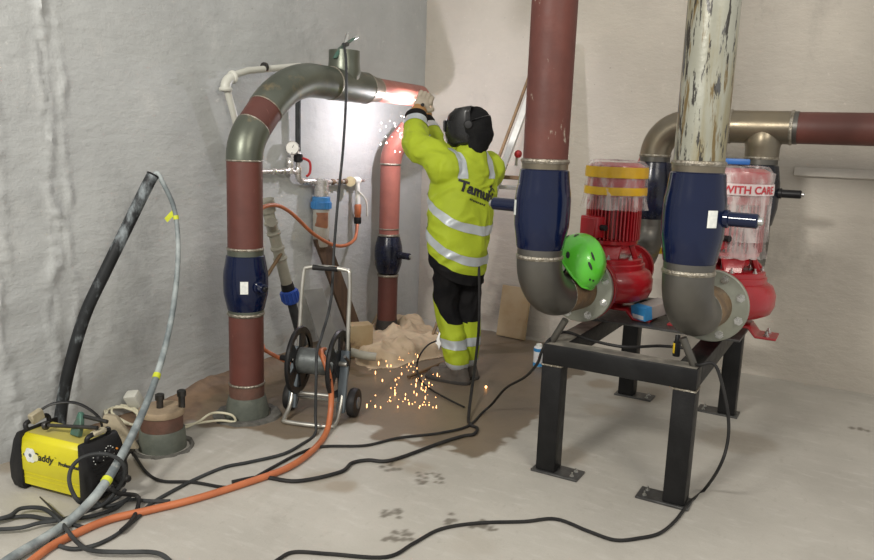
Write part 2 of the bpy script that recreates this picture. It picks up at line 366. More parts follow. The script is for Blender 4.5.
    for nm, a in (('wet', W), ('dirt', D), ('tan', T), ('spot', S)):
        at_ = me.attributes.new(nm, 'FLOAT', 'POINT'); at_.data.foreach_set('value', a.astype(np.float32))
    me.polygons.foreach_set('use_smooth', [True] * len(me.polygons))
    m = bpy.data.materials.new('dusty_concrete_floor'); m.use_nodes = True; nt = m.node_tree; p = nt.nodes['Principled BSDF']
    def A(n): a = nd(nt, 'ShaderNodeAttribute'); a.attribute_name = n; return a.outputs['Fac']
    def mul(a, k):
        n = nt.nodes.new('ShaderNodeMath'); n.operation = 'MULTIPLY'; nt.links.new(a, n.inputs[0])
        if hasattr(k, 'is_linked'): nt.links.new(k, n.inputs[1])
        else: n.inputs[1].default_value = k
        return n.outputs[0]
    c = mixc(nt, ramp(nt, nz(nt, 1.4, detail=8, rough=.6), .3, .7), (.45, .43, .385), (.375, .357, .318))
    c = mixc(nt, mul(ramp(nt, nz(nt, 6, (1, 3, 1), 7, .65), .5, .75), .55), c, (.53, .515, .475))
    c = mixc(nt, mul(ramp(nt, nz(nt, 3, (1, 1, 1), 8, .7), .56, .75), .4), c, (.27, .25, .215))
    c = mixc(nt, mul(ramp(nt, nz(nt, 11, (2.5, 1, 1), 8, .75), .55, .70), .45), c, (.30, .28, .24))
    c = mixc(nt, mul(ramp(nt, nz(nt, 45, (1, 1, 1), 5, .7), .64, .72), .5), c, (.22, .20, .17))
    c = mixc(nt, mul(A('tan'), .75), c, (.245, .19, .125))
    c = mixc(nt, A('dirt'), c, mixc(nt, ramp(nt, nz(nt, 9), .35, .65), (.205, .135, .085), (.135, .09, .06)))
    c = mixc(nt, mul(A('wet'), .92), c, mixc(nt, ramp(nt, nz(nt, 2.2, detail=6), .35, .7), (.165, .122, .078), (.125, .095, .065)))
    c = mixc(nt, mul(A('spot'), .75), c, (.09, .075, .055))
    nt.links.new(c, p.inputs['Base Color'])
    r = nd(nt, 'ShaderNodeMapRange'); r.inputs[3].default_value = .62; r.inputs[4].default_value = .42; nt.links.new(A('wet'), r.inputs[0]); nt.links.new(r.outputs[0], p.inputs['Roughness'])
    b = nd(nt, 'ShaderNodeBump'); b.inputs['Strength'].default_value = .22; b.inputs['Distance'].default_value = .01
    nt.links.new(nz(nt, 26, detail=8, rough=.7), b.inputs['Height']); nt.links.new(b.outputs[0], p.inputs['Normal'])
    o = obj('floor', me, m); tag(o, kind='structure')
    return o
build_floor()
# ------------------------------------------------------------------ setting: walls
def wall_mat(name, c1, c2, c3, lines=False):
    m = bpy.data.materials.new(name); m.use_nodes = True; nt = m.node_tree; p = nt.nodes['Principled BSDF']
    c = mixc(nt, ramp(nt, nz(nt, 1.3, detail=8, rough=.6), .3, .7), c1, c2)
    c = mixc(nt, ramp(nt, nz(nt, 2.6, (1, 1, .7), 8, .7), .56, .78), c, c3)
    c = mixc(nt, ramp(nt, nz(nt, 5, (1, 1, 2.5), 8, .75), .66, .8), c, tuple(x * .72 for x in c2))
    c = mixc(nt, ramp(nt, nz(nt, 18, (1, 1, 1), 8, .75), .60, .74), c, tuple(x * 1.12 for x in c3))
    c = mixc(nt, ramp(nt, nz(nt, 1.1, (1, 1, .6), 9, .72), .55, .70), c, tuple(x * .84 for x in c2))
    c = mixc(nt, ramp(nt, nz(nt, 34, (1, 1, 1), 4, .6), .70, .76), c, tuple(x * .6 for x in c2))
    nt.links.new(c, p.inputs['Base Color']); p.inputs['Roughness'].default_value = .82
    b1 = nd(nt, 'ShaderNodeBump'); b1.inputs['Strength'].default_value = .5; b1.inputs['Distance'].default_value = .02
    nt.links.new(nz(nt, 7, (1, 1, 2.2), 8, .6), b1.inputs['Height'])
    b2 = nd(nt, 'ShaderNodeBump'); b2.inputs['Strength'].default_value = .4; b2.inputs['Distance'].default_value = .006
    nt.links.new(nz(nt, 60, detail=6, rough=.7), b2.inputs['Height']); nt.links.new(b1.outputs[0], b2.inputs['Normal']); nt.links.new(b2.outputs[0], p.inputs['Normal'])
    return m
def grid_wall(name, u0, u1, z1, st, fn, mt, flip):
    nu = int((u1 - u0) / st) + 1; nz_ = int(z1 / st) + 1
    vs = []; fs = []
    for j in range(nz_):
        for i in range(nu):
            vs.append(fn(u0 + (u1 - u0) * i / (nu - 1), -.1 + (z1 + .1) * j / (nz_ - 1)))
    for j in range(nz_ - 1):
        for i in range(nu - 1):
            a = j * nu + i; f = (a, a + 1, a + nu + 1, a + nu); fs.append(f[::-1] if flip else f)
    # thickness behind
    me = bpy.data.meshes.new(name); me.from_pydata(vs, [], fs); me.update(); fin(me, 60)
    o = obj(name, me, mt); tag(o, kind='structure'); return o
def left_fn(y, z):
    n = noise.fractal(V((y * 1.3, z * 1.3, 3)), .9, 2, 5) * .006
    # thick trowelled plaster seams running down the wall near the camera end
    for yc, wd, h, sd in ((-3.52, .05, .016, 1), (-3.42, .03, .011, 9), (-3.78, .05, .012, 5)):
        w_ = yc + noise.noise(V((sd, z * 2.2, 0))) * .07 + noise.noise(V((sd, z * 9, 4))) * .025
        e = (y - w_) / wd
        if abs(e) < 2: n += h * 1.25 * math.exp(-e * e * 2.2) * max(-.1, .45 + 1.1 * noise.noise(V((y * 18, z * 7, sd))) + .7 * noise.noise(V((y * 45, z * 30, sd)))) 
    if y < -3.5: n += .010 * (.5 + .5 * math.sin(z * 26 + noise.noise(V((y * 5, z * 3, 7))) * 3)) * min(1, (-3.5 - y) * 6) * (.3 + .7 * max(0, noise.noise(V((y * 2, z * 2.2, 1))) + .35))
    return V((n - .004, y, z))
grid_wall('wall_left', -5.6, .02, 3.6, .016, left_fn, wall_mat('grey_rendered_wall', (.485, .50, .492), (.405, .418, .415), (.535, .54, .525)), True)
def back_fn(x, z):
    n = noise.fractal(V((x * 1.1, z * 1.1, 8)), .9, 2, 5) * .005
    for zc in (1.19, 2.32): n += .004 * math.exp(-((z - zc - .01 * noise.noise(V((x * 3, 1, 2)))) / .012) ** 2)
    for xc in (1.33, 2.72): n += .004 * math.exp(-((x - xc) / .012) ** 2)
    return V((x, .004 - n, z))
grid_wall('wall_back', -.02, 5.0, 3.6, .03, back_fn, wall_mat('beige_rendered_wall', (.50, .462, .40), (.435, .40, .35), (.54, .50, .44)), False)
# projecting mortar ledge on the back wall behind the right-hand pipe
mb = MB(); mb.prism([(0, .06), (-.008, .055), (-.04, .0), (0, -.006)], (2.99, 0, 1.455), (0, 1, 0), (0, 0, 1), 1.9)
tag(mb.build('trim_1', wall_mat('ledge_render', (.46, .425, .37), (.40, .37, .325), (.49, .455, .40)), bevel=.006), kind='structure')
# ------------------------------------------------------------------ pipework
def bolt(mb, p, d, r=.014, h=.016):
    mb.lathe([(r * 1.5, 0), (r * 1.5, .003), (r, .003), (r, h), (r * .55, h), (r * .55, h + .012)], p, d, 6); return mb
def valve(root, p, d, L, rm, re, mt, sd, sf=.5, sl=.1, sr=.028, smt=None, tip='chrome', label=True, lab_dir=None):
    """barrel valve from p along d, bulging to rm, with a stem pointing along sd"""
    p, d, sd = V(p), V(d).normalized(), V(sd).normalized()
    pr = [(re, 0), (re + .006, .012 * L / .38), (rm * .93, L * .2), (rm * .985, L * .3), (rm, L * .45), (rm, L * .62), (rm * .975, L * .72), (rm * .93, L * .8), (re + .008, L * .985), (re, L)]
    b = MB().lathe(pr, p, d, 40).build('valve_body', mt, root, angle=25)
    c = p + d * L * sf
    s = MB().lathe([(sr * 1.25, rm * .8), (sr * 1.25, rm + .012), (sr, rm + .016), (sr, rm + sl), (sr * .8, rm + sl + .006)], c, sd, 20).build('stem', smt or mt, b)
    MB().lathe([(sr * .55, rm + sl), (sr * .55, rm + sl + .02), (sr * .4, rm + sl + .024)], c, sd, 14).build('stem_tip', tip, b)
    if label:
        ld = V(lab_dir).normalized(); ld = (ld - d * ld.dot(d)).normalized(); x = d.cross(ld)
        vs = []; 
        for i in range(5):
            a = (-.17 + .34 * i / 4); dd = ld * math.cos(a) + x * math.sin(a)
            for h in (-.035, .035): vs.append(c + dd * (rm + .002) + d * h)
        MB().add(vs, [(2 * i, 2 * i + 2, 2 * i + 3, 2 * i + 1) for i in range(4)]).build('label', 'label', b)
    return b
def pp(root, name, pts, r, mt, n=32): return MB().tube(pts, r, n).build(name, mt, root)
def weld(root, p, d, r, t=.009): return ring(MB(), p, d, r, t).build('weld_bead', 'weld', root)
UP = V((0, 0, 1))
# --- long run on the left: floor riser, valve, swan-neck, tee and the length being welded
P0 = V((.48, -2.69, 0))
run = thing('welded_pipe_run', P0, 'red and steel pipe rising from floor, bending over towards the welder beneath a ground clamp', 'pipe')
R1 = .097
MB().lathe([(.125, -.03), (.125, .02), (.112, .09), (.104, .12), (.098, .12)], P0, UP, 32).build('base_collar', 'green_grey', run)
pp(run, 'pipe', [P0 + UP * .10, P0 + UP * .195], .099, 'rust_stub'); weld(run, P0 + UP * .195, UP, R1)
pp(run, 'pipe', [P0 + UP * .195, P0 + UP * .60], R1, 'red_oxide'); weld(run, P0 + UP * .605, UP, R1, .012)
MB().lathe([(R1 + .003, .595), (R1 + .003, .63)], P0, UP).build('valve_end', 'weld_steel', run)
valve(run, P0 + UP * .625, UP, .315, .124, .098, 'blue', (1, -.25, 0), .47, .055, .027, None, 'black_plastic', True, (.75, -.9, 0))
MB().lathe([(R1 + .003, .935), (R1 + .003, .975)], P0, UP).build('valve_end', 'weld_steel', run); weld(run, P0 + UP * .975, UP, R1)
pp(run, 'pipe', [P0 + UP * .975, P0 + UP * 1.46], R1, 'red_oxide')
DH = V((-.058, 1, 0)).normalized(); D45 = (UP + DH).normalized()
a1 = arc(P0 + UP * 1.46, UP, D45, .25, 8); pp(run, 'elbow', a1, R1 + .003, 'weld_steel'); weld(run, P0 + UP * 1.46, UP, R1, .006)
q1 = a1[-1]; q2 = q1 + D45 * .15
pp(run, 'pipe', [q1, q2], R1, 'red_oxide'); weld(run, q1, D45, R1, .005); weld(run, q2, D45, R1, .005)
a2 = arc(q2, D45, DH, .66, 14); q3_ = a2[-1] + DH * .17; pp(run, 'elbow', a2 + [q3_], R1 + .004, 'weld_steel')
q3 = a2[-1] + DH * .17; TEE = q3 + DH * .15; q4 = q3 + DH * .40
weld(run, q3, DH, R1 + .004, .006)
mb = MB().tube([q3, q4], R1 + .006, 32)
mb.lathe([(.096, .03), (.108, .085), (.102, .125), (.1, .15), (.1, .215), (.094, .215), (.094, .1)], TEE, UP, 32, caps=False).build('tee', 'weld_steel', run)
weld(run, q4, DH, R1 + .004, .006)
q5 = q4 + DH * .15; RS = .08
pp(run, 'reducer', [q4, q4 + DH * .03, q4 + DH * .11, q5], [R1 + .004, R1 - .001, RS + .004, RS + .002], 'tan_steel')
q6 = q5 + DH * .66
weld(run, q5, DH, RS, .005); pp(run, 'pipe', [q5, q6], RS, 'pale_red')
# --- riser in the corner that will meet it
C0 = V((.165, -.76, 0))
cor = thing('corner_riser', C0, 'pale red riser with a sooty blue valve standing in the corner among canvas', 'pipe')
MB().lathe([(.088, 0), (.088, .1), (.083, .16), (.079, .16)], C0, UP).build('base_collar', 'pump_dark', cor)
pp(cor, 'pipe', [C0 + UP * .1, C0 + UP * .52], RS, 'red_oxide'); weld(cor, C0 + UP * .525, UP, RS, .012)
valve(cor, C0 + UP * .545, UP, .295, .112, .082, 'blue_dark', (1, -.1, 0), .52, .10, .027, 'blue_dark', 'chrome', False)
weld(cor, C0 + UP * .85, UP, RS, .012); weld(cor, C0 + UP * .9, UP, RS, .006)
pp(cor, 'pipe', [C0 + UP * .84, C0 + UP * 1.41], RS, 'pale_red'); weld(cor, C0 + UP * 1.41, UP, RS, .01)
DC = V((.75, .5, 0)).normalized()
ac = arc(C0 + UP * 1.41, UP, (UP + DC * .9).normalized(), .3, 8); d_ = (ac[-1] - ac[-2]).normalized()
pp(cor, 'elbow', ac + [ac[-1] + d_ * .10], RS + .004, 'pale_red'); weld(cor, ac[-1], d_, RS, .006)
# --- two suction pipes dropping on to the pumps
YP = -2.52; ZA = .885
def suction(name, label, px_top, px_bot, vt, vb, xp, xf, mt, sd, sl, labdir):
    b = V((xp, YP, 0)); zt = at(px_top[0], vt, 'y', YP).z; zb = at(px_bot[0], vb, 'y', YP).z
    t = thing(name, V((xp, YP, ZA - .1)), label, 'pipe')
    R = .102
    pp(t, 'pipe', [b + UP * (zt + .03), b + UP * 3.5], R, mt, 40)
    weld(t, b + UP * (zt + .035), UP, R, .013)
    MB().lathe([(R + .002, zt - .005), (R + .004, zt + .03)], b, UP, 40).build('valve_end', 'tan_steel', t)
    valve(t, b + UP * zb, UP, zt - zb, .128, .104, 'blue', sd, .52, sl, .03, None, 'chrome', True, labdir)
    MB().lathe([(R + .002, zb - .03), (R + .004, zb + .005)], b, UP, 40).build('valve_end', 'dark_steel', t)
    weld(t, b + UP * (zb - .035), UP, R, .013)
    R_ = zb - .04 - ZA; d1 = V((xf - xp, .42, 0)).normalized()
    e = arc(b + UP * (zb - .04), UP * -1, d1, R_, 16); pp(t, 'elbow', e, R + .004, 'dark_steel', 40)
    q = e[-1]; wn = V((xf, -2.13, ZA)); dd = (wn - q).normalized()
    weld(t, q, dd, R, .007); MB().tube([q, wn], R - .001, 32).build('spigot', 'rust_and_shade', t)
    fd = V((0, 1, 0))
    f = MB().lathe([(.10, -.012), (.125, 0), (.168, 0), (.172, .004), (.172, .026), (.1, .026)], wn, fd, 48).build('flange', 'flange', t)
    for k in range(8):
        a = 2 * PI * (k + .5) / 8
        bolt(MB(), wn + V((math.cos(a) * .142, 0, math.sin(a) * .142)), -fd).build('bolt', 'chrome', f)
    # short prop from the frame to the elbow
    return t, b, zb
s1 = suction('suction_pipe', 'red painted vertical pipe with blue valve and steel elbow, green helmet resting on its flange', (0, 0) and (545, 0), (540, 0), 169, 249, 2.163, 2.235, 'red_oxide_worn', (-1, .12, 0), .135, (-.75, -.55, 0))
s2 = suction('suction_pipe', 'pale rust-streaked vertical pipe with blue valve and steel elbow on the pump frame', (700, 0), (689, 0), 172, 263, 2.838, 2.875, 'white_pipe', (1, -.06, 0), .12, (.75, -.75, 0))
# --- discharge header behind the pumps
YD = -.62; ZH = 1.757; RD = .097
hd = thing('discharge_header', V((2.2, YD, .7)), 'horizontal red header pipe along back wall with steel elbow, tee and two dark valves', 'pipe')
xa, xb = 2.185, 2.845
e = arc(V((xa, YD, ZH - .2)), UP, V((1, 0, 0)), .2, 14)
pp(hd, 'elbow', e, RD + .003, 'tan_steel', 36); pp(hd, 'pipe', [e[-1], V((xb - .2, YD, ZH))], RD, 'dark_steel')
mb = MB().tube([V((xb - .2, YD, ZH)), V((xb + .155, YD, ZH))], RD + .004, 36)
mb.lathe([(.096, -.03), (.112, -.085), (.102, -.125), (.1, -.19)], (xb, YD, ZH), (0, 0, 1), 32, caps=False).build('tee', 'tan_steel', hd)
for q in (xb - .2, xb + .155): weld(hd, V((q, YD, ZH)), V((1, 0, 0)), RD + .002, .012)
MB().lathe([(RD + .002, 0), (RD + .003, .035)], (xb + .155, YD, ZH), (1, 0, 0), 32).build('pipe_end', 'dark_steel', hd)
pp(hd, 'pipe', [V((xb + .185, YD, ZH)), V((4.9, YD, ZH))], RD - .001, 'red_oxide', 36)
for q, zt, mt_, sd in ((xa, ZH - .2, 'blue_dark', (.3, 1, 0)), (xb, ZH - .19, 'black_valve', (1, -.05, 0))):
    b = V((q, YD, 0)); weld(hd, b + UP * zt, UP, RD, .011)
    pp(hd, 'valve_end', [b + UP * (zt - .04), b + UP * zt], RD + .002, 'dark_steel')
    valve(hd, b + UP * (zt - .42), UP, .38, .128, .1, mt_, sd, .55, .12, .026, 'black_plastic', 'chrome', False)
    z2 = zt - .42
    R_ = .2; ee = arc(b + UP * (ZA + R_), UP * -1, V((0, -1, 0)), R_, 10)
    pp(hd, 'pipe', [b + UP * (ZA + R_), b + UP * z2], RD, 'dark_steel'); pp(hd, 'elbow', ee + [V((q, -1.19, ZA))], RD + .003, 'dark_steel')
    MB().lathe([(.1, 0), (.145, 0), (.145, .026), (.1, .026)], (q, -1.19, ZA), (0, 1, 0), 40).build('flange', 'flange', hd)
# ------------------------------------------------------------------ pump frame
TX0, TX1, TY0, TY1, TZ = 2.18, 2.905, -2.45, -.95, .658
tb = thing('pump_frame', V(((TX0 + TX1) / 2, (TY0 + TY1) / 2, 0)), 'black welded square-tube steel frame carrying the two red pumps', 'frame')
for (x, y, sx, sy) in ((TX0 + .05, TY0 + .05, 1, 1), (TX1 - .05, TY0 + .05, -1, 1), (TX0 + .05, TY1 - .05, 1, 1), (TX1 - .05, TY1 - .05, -1, 1)):
    l = MB().box((x, y, (TZ - .1) / 2 + .006), (.1, .1, TZ - .112)).build('leg', 'black_paint', tb, bevel=.006, seg=2)
    pl = MB().box((x + sx * .05, y, .006), (.24, .125, .012)).build('base_plate', 'plate', l, bevel=.002)
    for k in (-.03, .03): bolt(MB(), (x + sx * .135, y + k, .012), UP, .008, .008).build('anchor', 'chrome', l)
    ring_ = MB().box((x, y, TZ - .103), (.105, .105, .007)).build('weld_bead', 'weld', l)
for y in (TY0 + .05, TY1 - .05): MB().box(((TX0 + TX1) / 2, y, TZ - .05), (TX1 - TX0, .1, .1)).build('cross_beam', 'black_paint', tb, bevel=.006, seg=2)
for x in (TX0 + .05, TX1 - .05): MB().box((x, (TY0 + TY1) / 2, TZ - .05), (.1, TY1 - TY0 - .2, .1)).build('side_beam', 'black_paint', tb, bevel=.006, seg=2)
MB().box(((TX0 + TX1) / 2, TY0 + .05, TZ + .0008), (TX1 - TX0 - .012, .088, .0015)).build('beam_scuff', 'frame_top', tb)
MB().box((TX0 + .05, -1.95, TZ + .0008), (.088, .8, .0015)).build('beam_scuff', 'frame_top', tb)
MB().box(((TX0 + TX1) / 2 + .03, -1.66, TZ + .007), (TX1 - TX0 + .10, .34, .012)).build('mounting_plate', 'plate', tb, bevel=.002)
for x, y, dx in ((2.205, -2.47, .07), (2.878, -2.42, -.055)):   # props under the elbows
    MB().cyl((x, TY0 + .05, TZ), (x + dx, TY0 + .03, TZ + .125), .017, 16).build('elbow_prop', 'dark_steel', tb)
# ------------------------------------------------------------------ pumps
def pump(xc, yc, label, wrapped):
    o = V((xc, yc, TZ + .013)); z0 = o.z
    t = thing('inline_pump', o, label, 'pump')
    # foot with turned-up wings
    mb = MB()
    mb.prism([(-.27, 0), (-.17, 0), (-.13, .045), (.13, .045), (.17, 0), (.27, 0), (.27, .012), (.176, .012), (.138, .06), (-.138, .06), (-.176, .012), (-.27, .012)], o + V((0, .08, 0)), (1, 0, 0), (0, 0, 1), .16)
    ft = mb.build('foot', 'pump_red', t, bevel=.003)
    for sx in (-.22, .22):
        for sy in (-.045, .045): bolt(MB(), o + V((sx, sy, .012)), UP, .011, .014).build('bolt', 'chrome', ft)
    ZV = .765
    MB().lathe([(.11, z0 + .05), (.085, z0 + .08), (.1, ZV + .02)], (xc, yc, 0), UP, 28).build('pedestal', 'pump_red', t)
    # snail-shell volute: radius grows round the axis
    vs = []; n = 48; pr = [(.10, .765), (.17, .769), (.208, .79), (.224, .83), (.224, .885), (.208, .928), (.18, .947), (.10, .955)]
    for r, z in pr:
        for k in range(n):
            a = 2 * PI * k / n; g = 1 + .10 * (k / n) * (r > .12)
            vs.append((xc + math.cos(a + 1.9) * r * g, yc + math.sin(a + 1.9) * r * g, z))
    fs = [(i * n + k, i * n + (k + 1) % n, (i + 1) * n + (k + 1) % n, (i + 1) * n + k) for i in range(len(pr) - 1) for k in range(n)]
    fs += [tuple(range(n))[::-1], tuple(range((len(pr) - 1) * n, len(pr) * n))]
    vo = MB().add(vs, fs).build('volute', 'pump_red', t, angle=50)
    for s in (-1, 1):
        FR_ = .168 if s < 0 else .142
        MB().lathe([(.10, .06), (.105, .2), (.112, .33), (.12, .405), (FR_, .405), (FR_ + .002, .41), (FR_ + .002, .438), (.10, .438)], (xc, yc, ZA), (0, s, 0), 40).build('nozzle', 'pump_red', t)
    cv = MB().lathe([(.185, .94), (.19, .945), (.19, .972), (.186, .976), (.178, .978), (.178, 1.0), (.172, 1.004), (.08, 1.004)], (xc, yc, 0), UP, 40).build('cover', 'pump_red', t)
    for k in range(8):
        a = 2 * PI * (k + .3) / 8; bolt(MB(), (xc + math.cos(a) * .162, yc + math.sin(a) * .162, 1.003), UP, .009, .012).build('bolt', 'chrome', cv)
    MB().cyl((xc, yc, .99), (xc, yc, 1.09), .04, 16).build('shaft_seal', 'pump_dark', t)
    for k in range(4):
        a = PI / 4 + PI / 2 * k - .5; d = V((math.cos(a), math.sin(a), 0)); s = V((-d.y, d.x, 0))
        p = [(-.05, 0), (.05, 0), (.032, .085), (-.032, .085)]
        mb = MB(); c = V((xc, yc, 1.0))
        vs = [c + d * .15 + s * -.045, c + d * .15 + s * .045, c + d * .118 + s * .06 + UP * .085, c + d * .118 + s * -.06 + UP * .085]
        vs += [v_ - d * .03 for v_ in vs]
        mb.add(vs, [(0, 1, 2, 3), (4, 7, 6, 5), (0, 4, 5, 1), (1, 5, 6, 2), (2, 6, 7, 3), (3, 7, 4, 0)]).build('lantern_leg', 'pump_red', t, bevel=.006)
    MB().lathe([(.08, 1.078), (.14, 1.08), (.142, 1.10), (.125, 1.112), (.05, 1.112)], (xc, yc, 0), UP, 36).build('motor_flange', 'pump_red', t)
    ms = MB().lathe([(.05, 1.10), (.118, 1.10), (.118, 1.36), (.05, 1.36)], (xc, yc, 0), UP, 36).build('motor_body', 'pump_red', t)
    mb = MB()
    for k in range(44):
        a = 2 * PI * k / 44
        mb.box(V((xc, yc, 1.225)) + V((math.cos(a), math.sin(a), 0)) * .132, (.036, .0075, .24), rotz(a))
    tag(mb.build('cooling_fins', 'pump_red', ms), kind='stuff')
    d = V((-.42, -.9, 0)).normalized(); R = Matrix((V((-d.y, d.x, 0)), d, UP)).transposed()
    tbx = MB().box(V((xc, yc, 1.175)) + d * .16, (.125, .07, .115), R).build('terminal_box', 'pump_red', t, bevel=.008, seg=2)
    MB().box(V((xc, yc, 1.175)) + d * .198, (.105, .008, .095), R).build('box_lid', 'pump_red', tbx, bevel=.003)
    MB().cyl(V((xc, yc, 1.175)) + d * .16 + V((-d.y, d.x, 0)) * .06, V((xc, yc, 1.175)) + d * .16 + V((-d.y, d.x, 0)) * .095, .016, 12).build('cable_gland', 'black_plastic', tbx)
    MB().lathe([(.15, 1.34), (.156, 1.345), (.157, 1.48), (.15, 1.505), (.12, 1.52), (0, 1.522)], (xc, yc, 0), UP, 36).build('fan_hood', 'pump_red', t)
    return t
def film(t, xc, yc, prof, amp, name='film_wrap', n=72, seed=0, mt='wrap'):
    vs = []; m_ = len(prof)
    for r, z in prof:
        for k in range(n):
            a = 2 * PI * k / n; q = r + amp * noise.noise(V((math.cos(a) * 5, math.sin(a) * 5, z * 22 + seed)))
            vs.append((xc + math.cos(a) * q, yc + math.sin(a) * q, z + amp * .6 * noise.noise(V((math.cos(a) * 6 + 9, math.sin(a) * 6, z * 3 + seed)))))
    fs = [(i * n + k, i * n + (k + 1) % n, (i + 1) * n + (k + 1) % n, (i + 1) * n + k) for i in range(m_ - 1) for k in range(n)]
    return MB().add(vs, fs).build(name, mt, t, angle=80)
pu1 = pump(2.243, -1.66, 'red inline pump with motor hood bound in yellow tape, beside the green helmet', False)
film(pu1, 2.243, -1.66, [(0.0, 1.534), (.10, 1.532), (.145, 1.527), (.163, 1.505), (.165, 1.47), (.164, 1.42), (.166, 1.38), (.168, 1.35), (.172, 1.32), (.186, 1.27)], .012)
for z0, z1, tl in ((1.445, 1.495, .004), (1.345, 1.395, -.004)):
    film(pu1, 2.243, -1.66, [(.169, z1 + tl), (.171, (z0 + z1) / 2), (.170, z0 - tl)], .003, 'warning_tape', 72, z0, 'yellow_tape')
pu2 = pump(2.872, -1.66, 'red inline pump with motor wrapped in clear film and WITH CARE tape', True)
X2, Y2 = 2.872, -1.66
film(pu2, X2, Y2, [(0.0, 1.534), (.10, 1.533), (.148, 1.528), (.164, 1.505), (.166, 1.45), (.164, 1.38), (.166, 1.30), (.164, 1.22), (.163, 1.15), (.168, 1.11), (.176, 1.075)], .012, seed=4)
film(pu2, X2, Y2, [(.168, 1.50), (.170, 1.40), (.169, 1.28), (.17, 1.16)], .012, seed=14)
tp = film(pu2, X2, Y2, [(.1745, 1.447), (.1755, 1.42), (.1745, 1.392)], .0015, 'printed_tape', 72, 2, 'white_tape')
vs, fs = text2d('WITH CARE', .052, .0012)
wd = max(v.x for v in vs)
for (ac_, nm) in ((-1.02, 0), (-1.02 - 2.1, 1), (-1.02 + 2.1, 2)):
    MB().add([(X2 + math.cos(ac_ + (v.x - wd / 2) / .178) * .179, Y2 + math.sin(ac_ + (v.x - wd / 2) / .178) * .179, 1.401 + v.y) for v in vs], fs).build('printed_words', 'red_text', tp)
MB().box((X2 - .05, Y2 - .02, 1.552), (.19, .1, .03), rotz(.3)).build('strap_cap', 'blue_cap', pu2, bevel=.008, seg=2)
# warning label on tape film
MB().box((X2 - .1, Y2 - .155, 1.30), (.05, .006, .045), rotz(-.55)).build('sticker', 'red_text', pu2)
# ------------------------------------------------------------------ plumbing on the left wall
XW = .045
def wp(x, y, d=XW): return at(x, y, 'x', d)
t = thing('plastic_pipe', wp(224, 76), 'white plastic pipe with a corner elbow running high along grey wall', 'pipe')
a = wp(224, 76, .06); b = wp(300, 66, .06); c = V((.05, -2.20, 1.36))
MB().tube([a + V((0, .05, .004)), a + V((0, .2, .05)), b], .021, 14).build('pipe', 'pvc', t)
MB().tube([a + V((0, .014, -.05)), c], .021, 14).build('pipe', 'pvc', t)
el = MB().tube(arc(a + V((0, .012, -.075)), V((0, -.15, 1)), V((0, 1, .1)), .06, 8), .031, 16).build('elbow', 'pvc', t)
ring(MB(), a + V((0, .012, -.075)), UP, .03, .014).build('socket', 'pvc', el); ring(MB(), a + V((0, .07, .0)), V((0, 1, .1)), .03, .014).build('socket', 'pvc', el)
q = wp(261, 70, .03); MB().lathe([(.026, -.008), (.03, -.008), (.03, .008), (.026, .008)], V((.06, q.y, a.z + .085)), (0, 1, .1), 20).build('clip', 'dark_tool', t)
# manifold with gauge, filter and tap
def fit(mb, p, d, r=.022, h=.02): return mb.lathe([(r * .8, -h), (r, -h * .9), (r * 1.12, -h * .3), (r * 1.12, h * .3), (r, h * .9), (r * .8, h)], p, d, 10)
yA, yB = wp(298, 150).y, wp(290, 170).y; zH = wp(290, 171).z; zM = wp(318, 184).z
man = thing('water_manifold', wp(297, 190), 'chromed pipe manifold with round gauge, blue water filter and hose tap on wall', 'plumbing')
pp(man, 'supply_pipe', [V((XW, yA, 2.02)), V((XW, yA, 1.50))], .019, 'grey_rubber', 12)
pp(man, 'pipe', [V((XW, yA, 1.50)), V((XW, yA, zM + .05))], .016, 'chromed', 12)
pp(man, 'pipe', [V((XW, yB, zM + .10)), V((XW, yB, zH + .09))], .019, 'chromed', 12)
pp(man, 'pipe', [V((XW, -2.2, zH)), V((XW, yB, zH))], .016, 'chromed', 12)
pp(man, 'pipe', [V((XW, yB, zM + .10)), V((XW, yA, zM + .08))], .016, 'chromed', 12)
for p, d in ((V((XW, yB, zH)), UP), (V((XW, yB, zH + .05)), UP), (V((XW, yB, zM + .14)), UP), (V((XW, yA, zM + .1)), UP), (V((XW, yA, zM + .2)), UP), (V((XW, yB - .06, zH)), V((0, 1, 0))), (V((XW, yB - .16, zH)), V((0, 1, 0)))): fit(MB(), p, d).build('union', 'chromed', man)
g = V((XW + .02, yB, zH + .155))
gd = V((.55, -.8, .1)).normalized()
gg = MB().lathe([(.01, -.03), (.043, -.03), (.046, -.02), (.046, .005), (.042, .008), (.042, .002), (0, .002)], g, gd, 28).build('pressure_gauge', 'chromed', man)
MB().lathe([(.041, .003), (0, .0035)], g, gd, 28).build('dial', 'gauge_face', gg)
MB().bar(g + gd * .006, g + gd * .006 + V((.006, .012, .022)), .003, .002, gd).build('needle', 'ink', gg)
MB().cyl(g + UP * -.09, g + UP * -.03, .01, 10).build('gauge_stem', 'chromed', gg)
vv = MB().lathe([(.022, -.03), (.034, -.02), (.034, .02), (.022, .03)], (XW, yA, 1.455), UP, 16).build('stop_valve', 'black_plastic', man)
MB().tube(crom([V((XW + .03, yA + .01, 1.455)), V((XW + .06, yA + .05, 1.43)), V((XW + .06, yA + .055, 1.36)), V((XW + .05, yA + .03, 1.33))]), .009, 8).build('lever', 'red_tool', vv)
